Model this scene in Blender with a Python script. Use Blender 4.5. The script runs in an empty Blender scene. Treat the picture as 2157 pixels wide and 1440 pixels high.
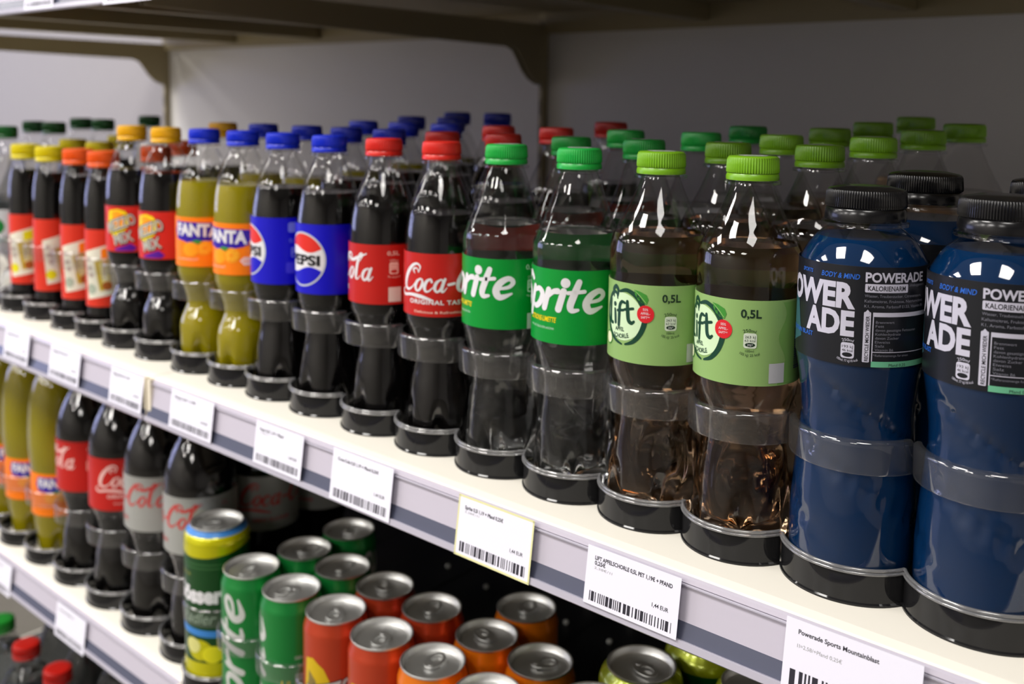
import bpy, bmesh, math, random
from mathutils import Vector, Matrix, geometry
random.seed(7)
C = bpy.context.scene
COL = C.collection
PI = math.pi
U = 0.272                 # one unit = camera height above the bottle shelf (m)
ZC = 1.40                 # camera height above the floor
# ------------------------------------------------------------------ camera
cd = bpy.data.cameras.new('camera'); cam = bpy.data.objects.new('camera', cd); COL.objects.link(cam)
C.camera = cam
pitch, roll, yaw = math.radians(5.234), math.radians(0.823), math.radians(40.67)
F = Vector((-math.sin(yaw)*math.cos(pitch), math.cos(yaw)*math.cos(pitch), -math.sin(pitch)))
R0 = Vector((math.cos(yaw), math.sin(yaw), 0)); U0 = R0.cross(F)
Rv = R0*math.cos(roll)+U0*math.sin(roll); Uv = -R0*math.sin(roll)+U0*math.cos(roll)
M = Matrix((Rv, Uv, -F)).transposed().to_4x4(); M.translation = Vector((0, 0, ZC))
cam.matrix_world = M
cd.sensor_fit = 'HORIZONTAL'; cd.sensor_width = 36; cd.lens = 2081.8/2157*36
cd.shift_y = -314.2/2157
cd.clip_start = 0.02
cd.dof.use_dof = True; cd.dof.focus_distance = 0.56; cd.dof.aperture_fstop = 6.6
# ------------------------------------------------------------------ colour management and world
vs = C.view_settings
vs.view_transform = 'Standard'; vs.look = 'None'; vs.gamma = 1; vs.use_curve_mapping = False
vs.exposure = 0.28
cy = C.cycles
cy.use_denoising = True
cy.max_bounces = 10; cy.transparent_max_bounces = 28; cy.transmission_bounces = 8; cy.glossy_bounces = 4; cy.diffuse_bounces = 3
cy.caustics_reflective = False; cy.caustics_refractive = False; cy.sample_clamp_indirect = 4
W = bpy.data.worlds.new('world'); C.world = W; W.use_nodes = True
W.node_tree.nodes['Background'].inputs[0].default_value = (0.96, 0.93, 0.88, 1)
W.node_tree.nodes['Background'].inputs[1].default_value = 0.21
# ------------------------------------------------------------------ lights of the shop
def area(name, loc, rot, sx, sy, power, color):
    l = bpy.data.lights.new(name, 'AREA'); l.shape = 'RECTANGLE'; l.size = sx; l.size_y = sy
    l.energy = power; l.color = color
    o = bpy.data.objects.new(name, l); COL.objects.link(o); o.location = loc; o.rotation_euler = rot
    return o
CEIL = 2.75
WARM = (1.0, 0.965, 0.92)
PANELS = []
for ix, px in enumerate((-6.6, -5.2, -3.8, -2.4, -1.0, 0.4)):
    for iy, py in enumerate((-0.55, -2.3)):
        PANELS.append((px, py))
        area('ceiling_lamp_light', (px, py, CEIL-0.035), (0, 0, 0), 0.54, 0.54, 8 if px < -4.5 else (16 if px < -3 else (25 if px < -0.5 else 13)), WARM)
for wy in (-3.1, -2.45, -1.8, -1.15, -0.5):
    area('window_light', (-8.45, wy, 1.55), (0, math.radians(-90), 0), 1.7, 0.34, 10, (0.52, 0.56, 1.0))
area('ceiling_lamp_light', (-2.35, 0.45, CEIL-0.035), (0, 0, 0), 0.40, 0.40, 12, WARM)  # added lamp to brighten the far left back panel
PANELS.append((-2.35, 0.45))  # panel of the added lamp

for px in (-5.9, -4.5, -3.1, -1.7):
    PANELS.append((px, -3.2))
    area('ceiling_lamp_light', (px, -3.2, CEIL-0.035), (0, 0, 0), 0.36, 0.36, 9, WARM)
# ------------------------------------------------------------------ tagging
def tag(o, label=None, cat=None, group=None, kind=None):
    if label: o['label'] = label
    if cat: o['category'] = cat
    if group: o['group'] = group
    if kind: o['kind'] = kind
    return o
def empty(name, loc, rz=0.0):
    o = bpy.data.objects.new(name, None); COL.objects.link(o); o.location = loc
    o.rotation_euler = (0, 0, rz); o.empty_display_size = 0.02
    return o
def P(x, y, h):           # units relative to the camera: right, into the shelf, below
    return Vector((x*U, y*U, ZC-h*U))
# ------------------------------------------------------------------ materials
MATS = {}
def principled(name, col, rough=0.4, spec=0.5, metal=0, coat=0, noise=0.0, nscale=40, bump=0.0):
    if name in MATS: return MATS[name]
    m = bpy.data.materials.new(name); m.use_nodes = True; nt = m.node_tree
    b = nt.nodes['Principled BSDF']
    b.inputs['Base Color'].default_value = (*col, 1); b.inputs['Roughness'].default_value = rough
    b.inputs['Metallic'].default_value = metal; b.inputs['Specular IOR Level'].default_value = spec
    b.inputs['Coat Weight'].default_value = coat; b.inputs['Coat Roughness'].default_value = 0.03
    if noise or bump:
        tc = nt.nodes.new('ShaderNodeTexCoord'); n = nt.nodes.new('ShaderNodeTexNoise')
        n.inputs['Scale'].default_value = nscale; n.inputs['Detail'].default_value = 3
        nt.links.new(tc.outputs['Object'], n.inputs['Vector'])
        if noise:
            r = nt.nodes.new('ShaderNodeMapRange'); r.inputs[3].default_value = 1-noise; r.inputs[4].default_value = 1+noise
            nt.links.new(n.outputs['Fac'], r.inputs[0])
            mx = nt.nodes.new('ShaderNodeVectorMath'); mx.operation = 'SCALE'
            mx.inputs[0].default_value = col; nt.links.new(r.outputs[0], mx.inputs['Scale'])
            nt.links.new(mx.outputs[0], b.inputs['Base Color'])
        if bump:
            bp = nt.nodes.new('ShaderNodeBump'); bp.inputs['Strength'].default_value = bump; bp.inputs['Distance'].default_value = 0.001
            nt.links.new(n.outputs['Fac'], bp.inputs['Height']); nt.links.new(bp.outputs[0], b.inputs['Normal'])
    MATS[name] = m
    return m
def clear_film(name, tint=(0.95, 0.95, 0.95), f0=0.045, rough=0.02, body=0.0, bodycol=(0.5, 0.5, 0.5)):
    """thin clear plastic: straight-through transmission under a Fresnel-weighted gloss"""
    if name in MATS: return MATS[name]
    m = bpy.data.materials.new(name); m.use_nodes = True; nt = m.node_tree; N = nt.nodes; L = nt.links
    N.clear(); out = N.new('ShaderNodeOutputMaterial')
    tr = N.new('ShaderNodeBsdfTransparent'); tr.inputs[0].default_value = (*tint, 1)
    gl = N.new('ShaderNodeBsdfGlossy'); gl.inputs['Roughness'].default_value = rough
    lw = N.new('ShaderNodeLayerWeight'); lw.inputs[0].default_value = 0.5
    p = N.new('ShaderNodeMath'); p.operation = 'POWER'; p.inputs[1].default_value = 4.0
    L.new(lw.outputs['Facing'], p.inputs[0])
    ma = N.new('ShaderNodeMath'); ma.operation = 'MULTIPLY_ADD'; ma.inputs[1].default_value = 0.8*(1-f0); ma.inputs[2].default_value = f0
    L.new(p.outputs[0], ma.inputs[0])
    mx = N.new('ShaderNodeMixShader'); L.new(ma.outputs[0], mx.inputs[0]); L.new(tr.outputs[0], mx.inputs[1]); L.new(gl.outputs[0], mx.inputs[2])
    last = mx
    if body > 0:
        df = N.new('ShaderNodeBsdfDiffuse'); df.inputs[0].default_value = (*bodycol, 1)
        m2 = N.new('ShaderNodeMixShader'); m2.inputs[0].default_value = body
        L.new(mx.outputs[0], m2.inputs[1]); L.new(df.outputs[0], m2.inputs[2]); last = m2
    L.new(last.outputs[0], out.inputs[0])
    MATS[name] = m; return m
def liquid(name, col, dens, ior=1.33, solid=0.0, solidcol=(0.1, 0.1, 0.1)):
    """clear coloured drink: refraction with absorption along the path"""
    if name in MATS: return MATS[name]
    m = bpy.data.materials.new(name); m.use_nodes = True; nt = m.node_tree; N = nt.nodes; L = nt.links
    N.clear(); out = N.new('ShaderNodeOutputMaterial')
    rf = N.new('ShaderNodeBsdfGlass'); rf.inputs['IOR'].default_value = ior; rf.inputs['Roughness'].default_value = 0.0
    rf.inputs['Color'].default_value = (1, 1, 1, 1)
    last = rf
    if solid > 0:
        df = N.new('ShaderNodeBsdfDiffuse'); df.inputs[0].default_value = (*solidcol, 1)
        m2 = N.new('ShaderNodeMixShader'); m2.inputs[0].default_value = solid
        L.new(rf.outputs[0], m2.inputs[1]); L.new(df.outputs[0], m2.inputs[2]); last = m2
    L.new(last.outputs[0], out.inputs[0])
    va = N.new('ShaderNodeVolumeAbsorption'); va.inputs[0].default_value = (*col, 1); va.inputs[1].default_value = dens
    L.new(va.outputs[0], out.inputs[1])
    MATS[name] = m; return m
def ink(name, col, rough=0.35):
    return principled('print_'+name, col, rough=rough, spec=0.4)
def srgb(r, g, b):
    f = lambda c: (c/255/12.92) if c/255 <= 0.04045 else ((c/255+0.055)/1.055)**2.4
    return (f(r), f(g), f(b))

PET = clear_film('clear_bottle_plastic')
HOOP = clear_film('clear_stop_plastic', tint=(0.90, 0.90, 0.91), f0=0.12, rough=0.03, body=0.022, bodycol=(0.8, 0.8, 0.82))
RIM = clear_film('rim_plastic', tint=(0.50, 0.50, 0.51), f0=0.22, rough=0.10, body=0.16, bodycol=(0.7, 0.7, 0.72))
SMOKE = principled('smoked_stop_plastic', (0.010, 0.010, 0.011), rough=0.07, spec=0.32)
TRACK = principled('track_plastic', (0.16, 0.16, 0.16), rough=0.4); TRACKD = principled('dark_track_plastic', (0.006, 0.006, 0.0065), rough=0.45)
COLA = principled('cola', (0.0035, 0.003, 0.003), rough=0.06, spec=0.35)
ORANGE_SODA = principled('orange_soda', srgb(150, 138, 8), rough=0.10, spec=0.3, noise=0.04, nscale=30)
BLUE_DRINK = principled('blue_sports_drink', srgb(4, 40, 78), rough=0.06, spec=0.4)
APPLE = liquid('apple_spritzer', (0.88, 0.50, 0.03), 13, solid=0.012, solidcol=srgb(170, 100, 14))
WATER = liquid('clear_soda', (0.92, 0.97, 0.95), 3, solid=0.015, solidcol=(0.35, 0.37, 0.36))
STEEL = principled('cream_shelf_steel', srgb(250, 245, 233), rough=0.38, noise=0.02, nscale=8)
BRACKET = principled('bracket_steel', srgb(150, 138, 108), rough=0.5)
PANEL = principled('back_panel_steel', srgb(214, 212, 212), rough=0.5, noise=0.02, nscale=6)
PANEL_SHADED = principled('shaded_panel_steel', srgb(46, 46, 50), rough=0.6)  # shade below the mid shelf, put into the panel's colour
RAIL = principled('rail_lilac_plastic', srgb(198, 192, 206), rough=0.22, spec=0.6)
RAIL_REFL = principled('rail_dark_reflection', srgb(82, 85, 104), rough=0.25, spec=0.6)  # dark reflection low in the clear rail, painted in as a strip colour
RAIL_EDGE = principled('rail_edge_plastic', srgb(186, 182, 196), rough=0.15, spec=0.8)
RAIL_END = principled('rail_end_cream', srgb(236, 226, 205), rough=0.3)
PAPER = principled('tag_paper', srgb(236, 234, 248), rough=0.5)
ALU = principled('brushed_aluminium', (0.80, 0.80, 0.79), rough=0.40, metal=1.0)
WALLM = principled('wall_paint', srgb(176, 172, 166), rough=0.7, noise=0.02, nscale=3)
FLOORM = principled('floor_tiles', srgb(118, 114, 106), rough=0.35, noise=0.06, nscale=5)
CEILM = principled('ceiling_tiles', srgb(200, 200, 200), rough=0.8)

# ------------------------------------------------------------------ mesh helpers
def link(name, bm, mats, parent=None, smooth=True):
    me = bpy.data.meshes.new(name); bm.to_mesh(me); bm.free()
    for m in (mats if isinstance(mats, (list, tuple)) else [mats]): me.materials.append(m)
    if smooth:
        for p in me.polygons: p.use_smooth = True
        me.set_sharp_from_angle(angle=math.radians(38))
    o = bpy.data.objects.new(name, me); COL.objects.link(o)
    if parent: o.parent = parent
    return o
def box(bm, x0, x1, y0, y1, z0, z1, bev=0.0, mat=0):
    r = bmesh.ops.create_cube(bm, size=1)
    for v in r['verts']:
        v.co = Vector((x0+(v.co.x+.5)*(x1-x0), y0+(v.co.y+.5)*(y1-y0), z0+(v.co.z+.5)*(z1-z0)))
    fs = set(f for v in r['verts'] for f in v.link_faces)
    for f in fs: f.material_index = mat
    if bev > 0:
        es = list(set(e for f in fs for e in f.edges))
        bmesh.ops.bevel(bm, geom=es, offset=bev, segments=2, affect='EDGES', profile=0.7)
def prism_x(bm, prof, x0, x1, mat=0):
    """extrude a (y,z) outline along x"""
    a = [bm.verts.new((x0, y, z)) for y, z in prof]; b = [bm.verts.new((x1, y, z)) for y, z in prof]
    n = len(prof)
    for i in range(n):
        f = bm.faces.new((a[i], a[(i+1) % n], b[(i+1) % n], b[i])); f.material_index = mat
    bm.faces.new(a[::-1]).material_index = mat; bm.faces.new(b).material_index = mat
def smooth_profile(pts, k=4):
    """Catmull-Rom through (r,z) points; a repeated point keeps a corner"""
    out = []
    n = len(pts)
    for i in range(n-1):
        p0 = pts[max(i-1, 0)]; p1 = pts[i]; p2 = pts[i+1]; p3 = pts[min(i+2, n-1)]
        if p1 == p2: continue
        kk = k
        for j in range(kk):
            t = j/kk
            q = []
            for a in (0, 1):
                m1 = (p2[a]-p0[a])*0.5; m2 = (p3[a]-p1[a])*0.5
                if p0 == p1: m1 = (p2[a]-p1[a])
                if p2 == p3: m2 = (p2[a]-p1[a])
                h = (2*t**3-3*t*t+1)*p1[a]+(t**3-2*t*t+t)*m1+(-2*t**3+3*t*t)*p2[a]+(t**3-t*t)*m2
                q.append(h)
            out.append((max(q[0], 0.0), q[1]))
    out.append(pts[-1])
    return out
def lathe(bm, prof, seg=64, mod=None, cap0=False, cap1=False, mat=0, a0=None, a1=None):
    full = a0 is None
    rings = []
    for r, z in prof:
        ring = []
        cnt = seg if full else seg+1
        for i in range(cnt):
            th = 2*PI*i/seg if full else a0+(a1-a0)*i/seg
            rr, zz = mod(r, z, th) if mod else (r, z)
            ring.append(bm.verts.new((rr*math.sin(th), -rr*math.cos(th), zz)))
        rings.append(ring)
    for a, b in zip(rings, rings[1:]):
        m = len(a)
        for i in range(m if full else m-1):
            j = (i+1) % m
            f = bm.faces.new((a[i], a[j], b[j], b[i])); f.material_index = mat
    if cap0: bm.faces.new(rings[0][::-1]).material_index = mat
    if cap1: bm.faces.new(rings[-1]).material_index = mat
    return rings
# ------------------------------------------------------------------ printed artwork
_txt = {}
def text_polys(s, bold=0.0, spacing=1.0):
    key = (s, bold, spacing)
    if key in _txt: return _txt[key]
    cu = bpy.data.curves.new('t', 'FONT'); cu.body = s; cu.size = 1; cu.offset = bold; cu.space_character = spacing
    cu.resolution_u = 3; cu.fill_mode = 'FRONT'
    o = bpy.data.objects.new('t', cu); COL.objects.link(o)
    dg = bpy.context.evaluated_depsgraph_get()
    me = bpy.data.meshes.new_from_object(o.evaluated_get(dg))
    vs_ = [(v.co.x, v.co.y) for v in me.vertices]; fs = [[vs_[i] for i in p.vertices] for p in me.polygons]
    bpy.data.objects.remove(o); bpy.data.curves.remove(cu); bpy.data.meshes.remove(me)
    xs = [p[0] for f in fs for p in f]; x0, x1 = min(xs), max(xs)
    _txt[key] = (fs, x0, x1)
    return _txt[key]
def catmull(pts, k=6):
    out = []
    n = len(pts)
    for i in range(n-1):
        p0 = pts[max(i-1, 0)]; p1 = pts[i]; p2 = pts[i+1]; p3 = pts[min(i+2, n-1)]
        for j in range(k):
            t = j/k
            out.append(tuple(0.5*((2*p1[a])+(-p0[a]+p2[a])*t+(2*p0[a]-5*p1[a]+4*p2[a]-p3[a])*t*t+(-p0[a]+3*p1[a]-3*p2[a]+p3[a])*t**3) for a in range(len(p1))))
    out.append(tuple(pts[-1]))
    return out
class Art:
    """flat artwork in millimetres: x to the viewer's right, y up"""
    def __init__(s): s.items = []; s.mats = []
    def _m(s, mat):
        if mat not in s.mats: s.mats.append(mat)
        return s.mats.index(mat)
    def add(s, faces, mat, layer=1): s.items.append((faces, s._m(mat), layer))
    def rect(s, x0, y0, x1, y1, mat, layer=1): s.add([[(x0, y0), (x1, y0), (x1, y1), (x0, y1)]], mat, layer)
    def poly(s, pts, mat, layer=1):
        v = [Vector((x, y, 0)) for x, y in pts]
        s.add([[tuple(pts[i]) for i in t] for t in geometry.tessellate_polygon([v])], mat, layer)
    def ellipse(s, cx, cy, rx, ry, mat, layer=1, n=36):
        pts = [(cx+rx*math.cos(2*PI*i/n), cy+ry*math.sin(2*PI*i/n)) for i in range(n)]
        s.add([[(cx, cy), pts[i], pts[(i+1) % n]] for i in range(n)], mat, layer)
    def rrect(s, x0, y0, x1, y1, r, mat, layer=1):
        pts = []
        for cx, cy, a in ((x1-r, y1-r, 0), (x0+r, y1-r, 90), (x0+r, y0+r, 180), (x1-r, y0+r, 270)):
            for k in range(5):
                t = math.radians(a+k*22.5); pts.append((cx+r*math.cos(t), cy+r*math.sin(t)))
        s.poly(pts, mat, layer)
    def ring(s, cx, cy, rx, ry, w, mat, layer=1, a0=0, a1=360, n=48):
        fs = []
        for i in range(n):
            t0 = math.radians(a0+(a1-a0)*i/n); t1 = math.radians(a0+(a1-a0)*(i+1)/n)
            fs.append([(cx+(rx-w)*math.cos(t0), cy+(ry-w)*math.sin(t0)), (cx+rx*math.cos(t0), cy+ry*math.sin(t0)),
                       (cx+rx*math.cos(t1), cy+ry*math.sin(t1)), (cx+(rx-w)*math.cos(t1), cy+(ry-w)*math.sin(t1))])
        s.add(fs, mat, layer)
    def stroke(s, pts, mat, layer=1, k=6, round_=True):
        """pts: (x, y, width)"""
        q = catmull(pts, k) if len(pts) > 2 else pts
        L, Rr = [], []
        for i, (x, y, w) in enumerate(q):
            a = q[max(i-1, 0)]; b = q[min(i+1, len(q)-1)]
            dx, dy = b[0]-a[0], b[1]-a[1]; l = math.hypot(dx, dy) or 1
            nx, ny = -dy/l*w/2, dx/l*w/2
            L.append((x+nx, y+ny)); Rr.append((x-nx, y-ny))
        s.add([[L[i], Rr[i], Rr[i+1], L[i+1]] for i in range(len(q)-1)], mat, layer)
        if round_:
            for e in (q[0], q[-1]): s.ellipse(e[0], e[1], e[2]/2, e[2]/2, mat, layer, n=10)
    def text(s, t, x, y, size, mat, layer=1, width=None, bold=0.0, shear=0.0, rot=0.0, anchor='l', spacing=1.0, arc=None):
        fs, x0, x1 = text_polys(t, bold, spacing)
        cap = 0.73
        sy = size/cap; sx = sy if width is None else width/(x1-x0)
        w = (x1-x0)*sx
        ox = {'l': 0, 'c': -w/2, 'r': -w}[anchor]
        cr, sr = math.cos(math.radians(rot)), math.sin(math.radians(rot))
        out = []
        for f in fs:
            g = []
            for px, py in f:
                a = (px-x0)*sx+ox+py*sy*shear; b = py*sy
                if arc:   # bend round a circle of radius arc (positive: letters stand outside, over the top)
                    th = a/abs(arc)
                    if arc > 0: a, b = (arc+b)*math.sin(th), (arc+b)*math.cos(th)-arc
                    else: R_ = -arc; a, b = (R_-b)*math.sin(th), R_-(R_-b)*math.cos(th)
                g.append((x+a*cr-b*sr, y+a*sr+b*cr))
            out.append(g)
        s.add(out, mat, layer)
    def build(s, bm, mapf, slots, maxdx=2.0, flat=False):
        """mapf(x, y, layer) -> 3D; materials are appended to slots"""
        idx = []
        for m in s.mats:
            if m not in slots: slots.append(m)
            idx.append(slots.index(m))
        for faces, mi, layer in s.items:
            tb = bmesh.new()
            xs = []
            for f in faces:
                vv = []
                for p in f:
                    if vv and abs(p[0]-vv[-1].co.x)+abs(p[1]-vv[-1].co.y) < 1e-6: continue
                    vv.append(tb.verts.new((p[0], p[1], 0))); xs.append(p[0])
                if len(vv) >= 3:
                    try: tb.faces.new(vv)
                    except ValueError: pass
            if not flat and xs:
                k = math.floor(min(xs)/maxdx)+1
                while k*maxdx < max(xs):
                    bmesh.ops.bisect_plane(tb, geom=tb.verts[:]+tb.edges[:]+tb.faces[:], plane_co=(k*maxdx, 0, 0), plane_no=(1, 0, 0))
                    k += 1
            mp = {}
            for v in tb.verts: mp[v] = bm.verts.new(mapf(v.co.x, v.co.y, layer))
            for f in tb.faces:
                try:
                    nf = bm.faces.new([mp[v] for v in f.verts]); nf.material_index = idx[mi]
                except ValueError: pass
            tb.free()
def barcode(a, x0, x1, y0, y1, mat, layer=1, seed=1, n=34):
    rnd = random.Random(seed); x = x0; u = (x1-x0)/(n*2.4)
    while x < x1:
        w = u*rnd.choice((1, 1, 2, 3)); a.rect(x, y0, min(x+w, x1), y1, mat, layer); x += w+u*rnd.choice((1, 1, 2))
WHITE = ink('white', srgb(226, 224, 228)); BLACK = ink('black', srgb(22, 22, 26))
def label_part(parent, r, z0, z1, base, art, seg=72, name='label'):
    """paper or film label: band of radius r (units) from z0 to z1 (units) carrying art with y=0 at its top edge (mm)"""
    bm = bmesh.new(); slots = [base]
    rr = r*U; a, b = z0*U, z1*U
    lathe(bm, [(rr-0.0002, a), (rr, a), (rr, b), (rr-0.0002, b)], seg)
    if art:
        def mp(x, y, layer):
            R_ = rr+0.00006+0.00007*layer; th = x*0.001/rr
            return (R_*math.sin(th), -R_*math.cos(th), b+y*0.001)
        art.build(bm, mp, slots)
    return link(name, bm, slots, parent)
# ---- the red script word used on the cola labels
def cola_word(a, x, y, h, mat, layer=2, parts='all'):
    """flowing script; h = height of the capital, mm"""
    k = h/2.15
    def S(pts, dx=0): a.stroke([(x+(px+dx+0.18*py)*k, y+py*k, w*k) for px, py, w in pts], mat, layer, k=5)
    def cap(dx):
        S([(1.62, 1.45, .07), (1.72, 1.85, .12), (1.40, 2.08, .16), (0.95, 1.9, .24), (0.5, 1.3, .34), (0.32, 0.7, .36), (0.42, 0.22, .28), (0.8, 0.05, .2), (1.2, 0.25, .12), (1.45, 0.6, .06)], dx)
        S([(1.30, 1.35, .06), (1.12, 1.62, .16), (1.40, 1.75, .10), (1.66, 1.48, .07)], dx)
    def o(dx):
        S([(0.35, 0.98, .12), (0.08, 0.75, .22), (0.0, 0.35, .24), (0.2, 0.04, .16), (0.45, 0.2, .2), (0.58, 0.6, .22), (0.5, 0.9, .14), (0.35, 0.98, .12)], dx)
    def c(dx):
        S([(0.5, 0.78, .18), (0.38, 0.98, .14), (0.1, 0.8, .22), (0.0, 0.38, .26), (0.15, 0.06, .18), (0.4, 0.08, .12), (0.65, 0.35, .07)], dx)
    def aa(dx):
        o(dx); S([(0.66, 1.0, .2), (0.56, 0.5, .24), (0.58, 0.1, .18), (0.72, 0.06, .12), (0.92, 0.35, .06)], dx)
    cap(0); o(1.55); c(2.35); aa(3.15)
    S([(4.15, 0.58, .2), (4.6, 0.66, .2)])
    cap(4.6); o(6.2); S([(7.35, 1.5, .06), (7.55, 2.0, .14), (7.3, 2.1, .16), (7.15, 1.4, .26), (7.12, 0.5, .28), (7.2, 0.1, .18), (7.42, 0.1, .1), (7.6, 0.35, .06)]); aa(7.85)
    S([(0.25, 0.1, .06), (-0.05, -0.15, .14), (0.3, -0.42, .2), (1.2, -0.3, .22), (2.2, -0.38, .28), (3.2, -0.62, .1)])
    S([(5.4, 2.02, .08), (6.3, 1.55, .22), (7.0, 1.75, .26), (7.9, 2.15, .08)])
def icon(a, x, y, w, h, mat, dark, layer=2, t1='193 kJ', t2='46 kcal'):
    a.rrect(x-w/2, y-h/2, x+w/2, y+h/2, w*0.2, mat, layer)
    a.text(t1, x, y+h*0.17, h*0.17, dark, layer+1, width=w*0.8, anchor='c')
    a.text(t2, x, y-h*0.07, h*0.17, dark, layer+1, width=w*0.8, anchor='c')
    a.ellipse(x, y-h*0.27, w*0.38, h*0.14, dark, layer+1)
# ------------------------------------------------------------------ bottle builders
def make_cap(parent, z0, z1, r, col, teeth=60, seg=120, name='cap', step=0.72, dome=0.0015, rough=0.32):
    """ribbed screw cap with a tamper band below"""
    m = principled('cap_'+name+str(tuple(round(c, 3) for c in col)), col, rough=rough, spec=0.5)
    H = z1-z0; zb = z0+H*(1-step)
    def mod(rr, z, th):
        if zb/1 < z/U < z1-0.006 and rr > r*U*0.97: return rr*(1+0.018*math.cos(teeth*th)), z
        return rr, z
    bm = bmesh.new()
    pr = [(r*0.975, zb+0.001), (r, zb+0.003), (r*0.998, zb+0.012), (r*0.99, (zb+z1)/2), (r*0.98, z1-0.008), (r*0.955, z1-0.002), (r*0.90, z1), (r*0.6, z1+dome*0.8), (r*0.3, z1+dome), (0.0005, z1+dome)]
    lathe(bm, [(a*U, b*U) for a, b in pr], seg, mod, cap1=True)
    c = link('cap', bm, m, parent)
    bm = bmesh.new()
    lathe(bm, [(a*U, b*U) for a, b in [(r*0.9, z0), (r*1.01, z0), (r*1.02, z0+0.006), (r*1.0, zb-0.003), (r*0.97, zb)]], 64)
    link('tamper_band', bm, m, c)
    if col in (GC, LC):
        a = Art(); a.ring(0, 0, 9.5, 9.5, 2.2, WHITE, 1, 20, 160); a.ring(0, 0, 9.5, 9.5, 2.2, WHITE, 1, 200, 340); a.rrect(-6, -2.2, 6, 2.2, 1, WHITE, 1)
        bm = bmesh.new(); a.build(bm, lambda x, y, l: (x*0.001, y*0.001, (z1+0.0016)*U), [WHITE], flat=True); link('cap_print', bm, WHITE, c)
    return c
def petal(depth=0.16, zt=0.14, n=5, phase=0.0):
    def mod(r, z, th):
        h = z/U
        if h < zt and r > 0.002:
            t = (1-h/zt); g = max(0.0, math.cos(n*(th+phase)))**1.5
            return r*(1-depth*t*g*1.6), z+U*0.030*t*g
        return r, z
    return mod
def bottle(name, prof, z_liq, capspec, liq_mat, petals=True, extra=None, seg=72, inset=0.0014, neck=0.045, base_z=0.0):
    """prof: (r, z) units, bottom to the neck finish. Returns the root Empty."""
    root = empty(name, (0, 0, -50))
    pet = petal() if petals else None
    def mod(r, z, th):
        if pet: r, z = pet(r, z, th)
        if extra: r, z = extra(r, z, th)
        return r, z
    pr = smooth_profile(prof, 4)
    bm = bmesh.new()
    lathe(bm, [(a*U, b*U) for a, b in pr], seg, mod, cap0=True)
    link('bottle_body', bm, PET, root)
    if liq_mat:
        lp = [(max(a-inset, 0.001), b+(inset if b < 0.01 else 0)) for a, b in pr if b < z_liq]
        nxt = [p for p in pr if p[1] >= z_liq][0]; pv = [p for p in pr if p[1] < z_liq][-1]
        t = (z_liq-pv[1])/(nxt[1]-pv[1]+1e-9)
        lp.append((pv[0]+(nxt[0]-pv[0])*t-inset, z_liq))
        bm = bmesh.new()
        lathe(bm, [(a*U, b*U) for a, b in lp], seg, mod, cap0=True, cap1=True)
        bmesh.ops.recalc_face_normals(bm, faces=bm.faces[:])
        o = link('drink', bm, liq_mat, root)
        # keep the flat liquid surface and floor sharp
        for p in o.data.polygons:
            if len(p.vertices) > 10: p.use_smooth = False
    z0, z1, r, col = capspec[:4]
    # neck ring
    bm = bmesh.new()
    lathe(bm, [(a*U, b*U) for a, b in [(r*0.8, z0-0.012), (r*1.09, z0-0.010), (r*1.09, z0-0.004), (r*0.8, z0-0.002)]], 64)
    link('neck_ring', bm, PET, root)
    make_cap(root, z0, z1, r, col, **(capspec[4] if len(capspec) > 4 else {}))
    return root
def kids(o): return [c for c in o.children]
def copy_tree(o, parent=None):
    c = o.copy(); COL.objects.link(c)
    if parent: c.parent = parent; c.matrix_parent_inverse = o.matrix_parent_inverse
    for k in list(o.children): copy_tree(k, c)
    return c
# ---- label artwork ------------------------------------------------
RED = ink('cola_red', srgb(188, 28, 22)); GREEN = ink('soda_green', srgb(0, 154, 54)); YEL = ink('yellow', srgb(240, 214, 0))
PBLUE = ink('deep_blue', srgb(14, 6, 190)); PRED = ink('wave_red', srgb(220, 45, 35)); SILV = ink('silver', srgb(196, 200, 206))
LGREEN = ink('pale_green', srgb(152, 190, 114)); LGREEN2 = ink('mid_green', srgb(122, 168, 88)); DGREEN = ink('bottle_green', srgb(14, 62, 44))
LEAFG = ink('leaf_green', srgb(62, 140, 50)); BADGE = ink('badge_red', srgb(214, 34, 44)); CREAMI = ink('cream', srgb(236, 234, 200))
PBLACK = ink('label_black', srgb(20, 22, 28)); PLBLUE = ink('sky_blue', srgb(40, 96, 190)); MINT = ink('mint', srgb(104, 178, 140))
FOR = ink('soda_orange', srgb(255, 128, 10)); FBL = ink('orange_soda_blue', srgb(50, 20, 160)); ORNG = ink('fruit_orange', srgb(255, 158, 20))
PINKW = ink('pale_pink', srgb(244, 200, 186)); MRED = ink('mix_red', srgb(208, 40, 30)); GREYI = ink('grey', srgb(150, 150, 152)); PURP = ink('purple', srgb(86, 16, 150))
ZGREY = ink('zero_grey', srgb(158, 158, 154)); ZRED = ink('zero_red', srgb(196, 64, 62)); DKTEXT = ink('dark_text', srgb(48, 46, 56))

def white_backed(m, back):
    """thin printed film: ink outside, white inside, some light passes through"""
    nt = m.node_tree; N = nt.nodes; L = nt.links; b = N['Principled BSDF']; out = N['Material Output']
    df = N.new('ShaderNodeBsdfDiffuse'); df.inputs[0].default_value = (*back, 1)
    g = N.new('ShaderNodeNewGeometry'); m1 = N.new('ShaderNodeMixShader')
    L.new(g.outputs['Backfacing'], m1.inputs[0]); L.new(b.outputs[0], m1.inputs[1]); L.new(df.outputs[0], m1.inputs[2])
    tr = N.new('ShaderNodeBsdfTranslucent'); tr.inputs[0].default_value = (*back, 1)
    m2 = N.new('ShaderNodeMixShader'); m2.inputs[0].default_value = 0.15
    L.new(m1.outputs[0], m2.inputs[1]); L.new(tr.outputs[0], m2.inputs[2]); L.new(m2.outputs[0], out.inputs[0])
white_backed(LGREEN, (0.72, 0.78, 0.62)); white_backed(GREEN, (0.55, 0.72, 0.58))
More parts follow.
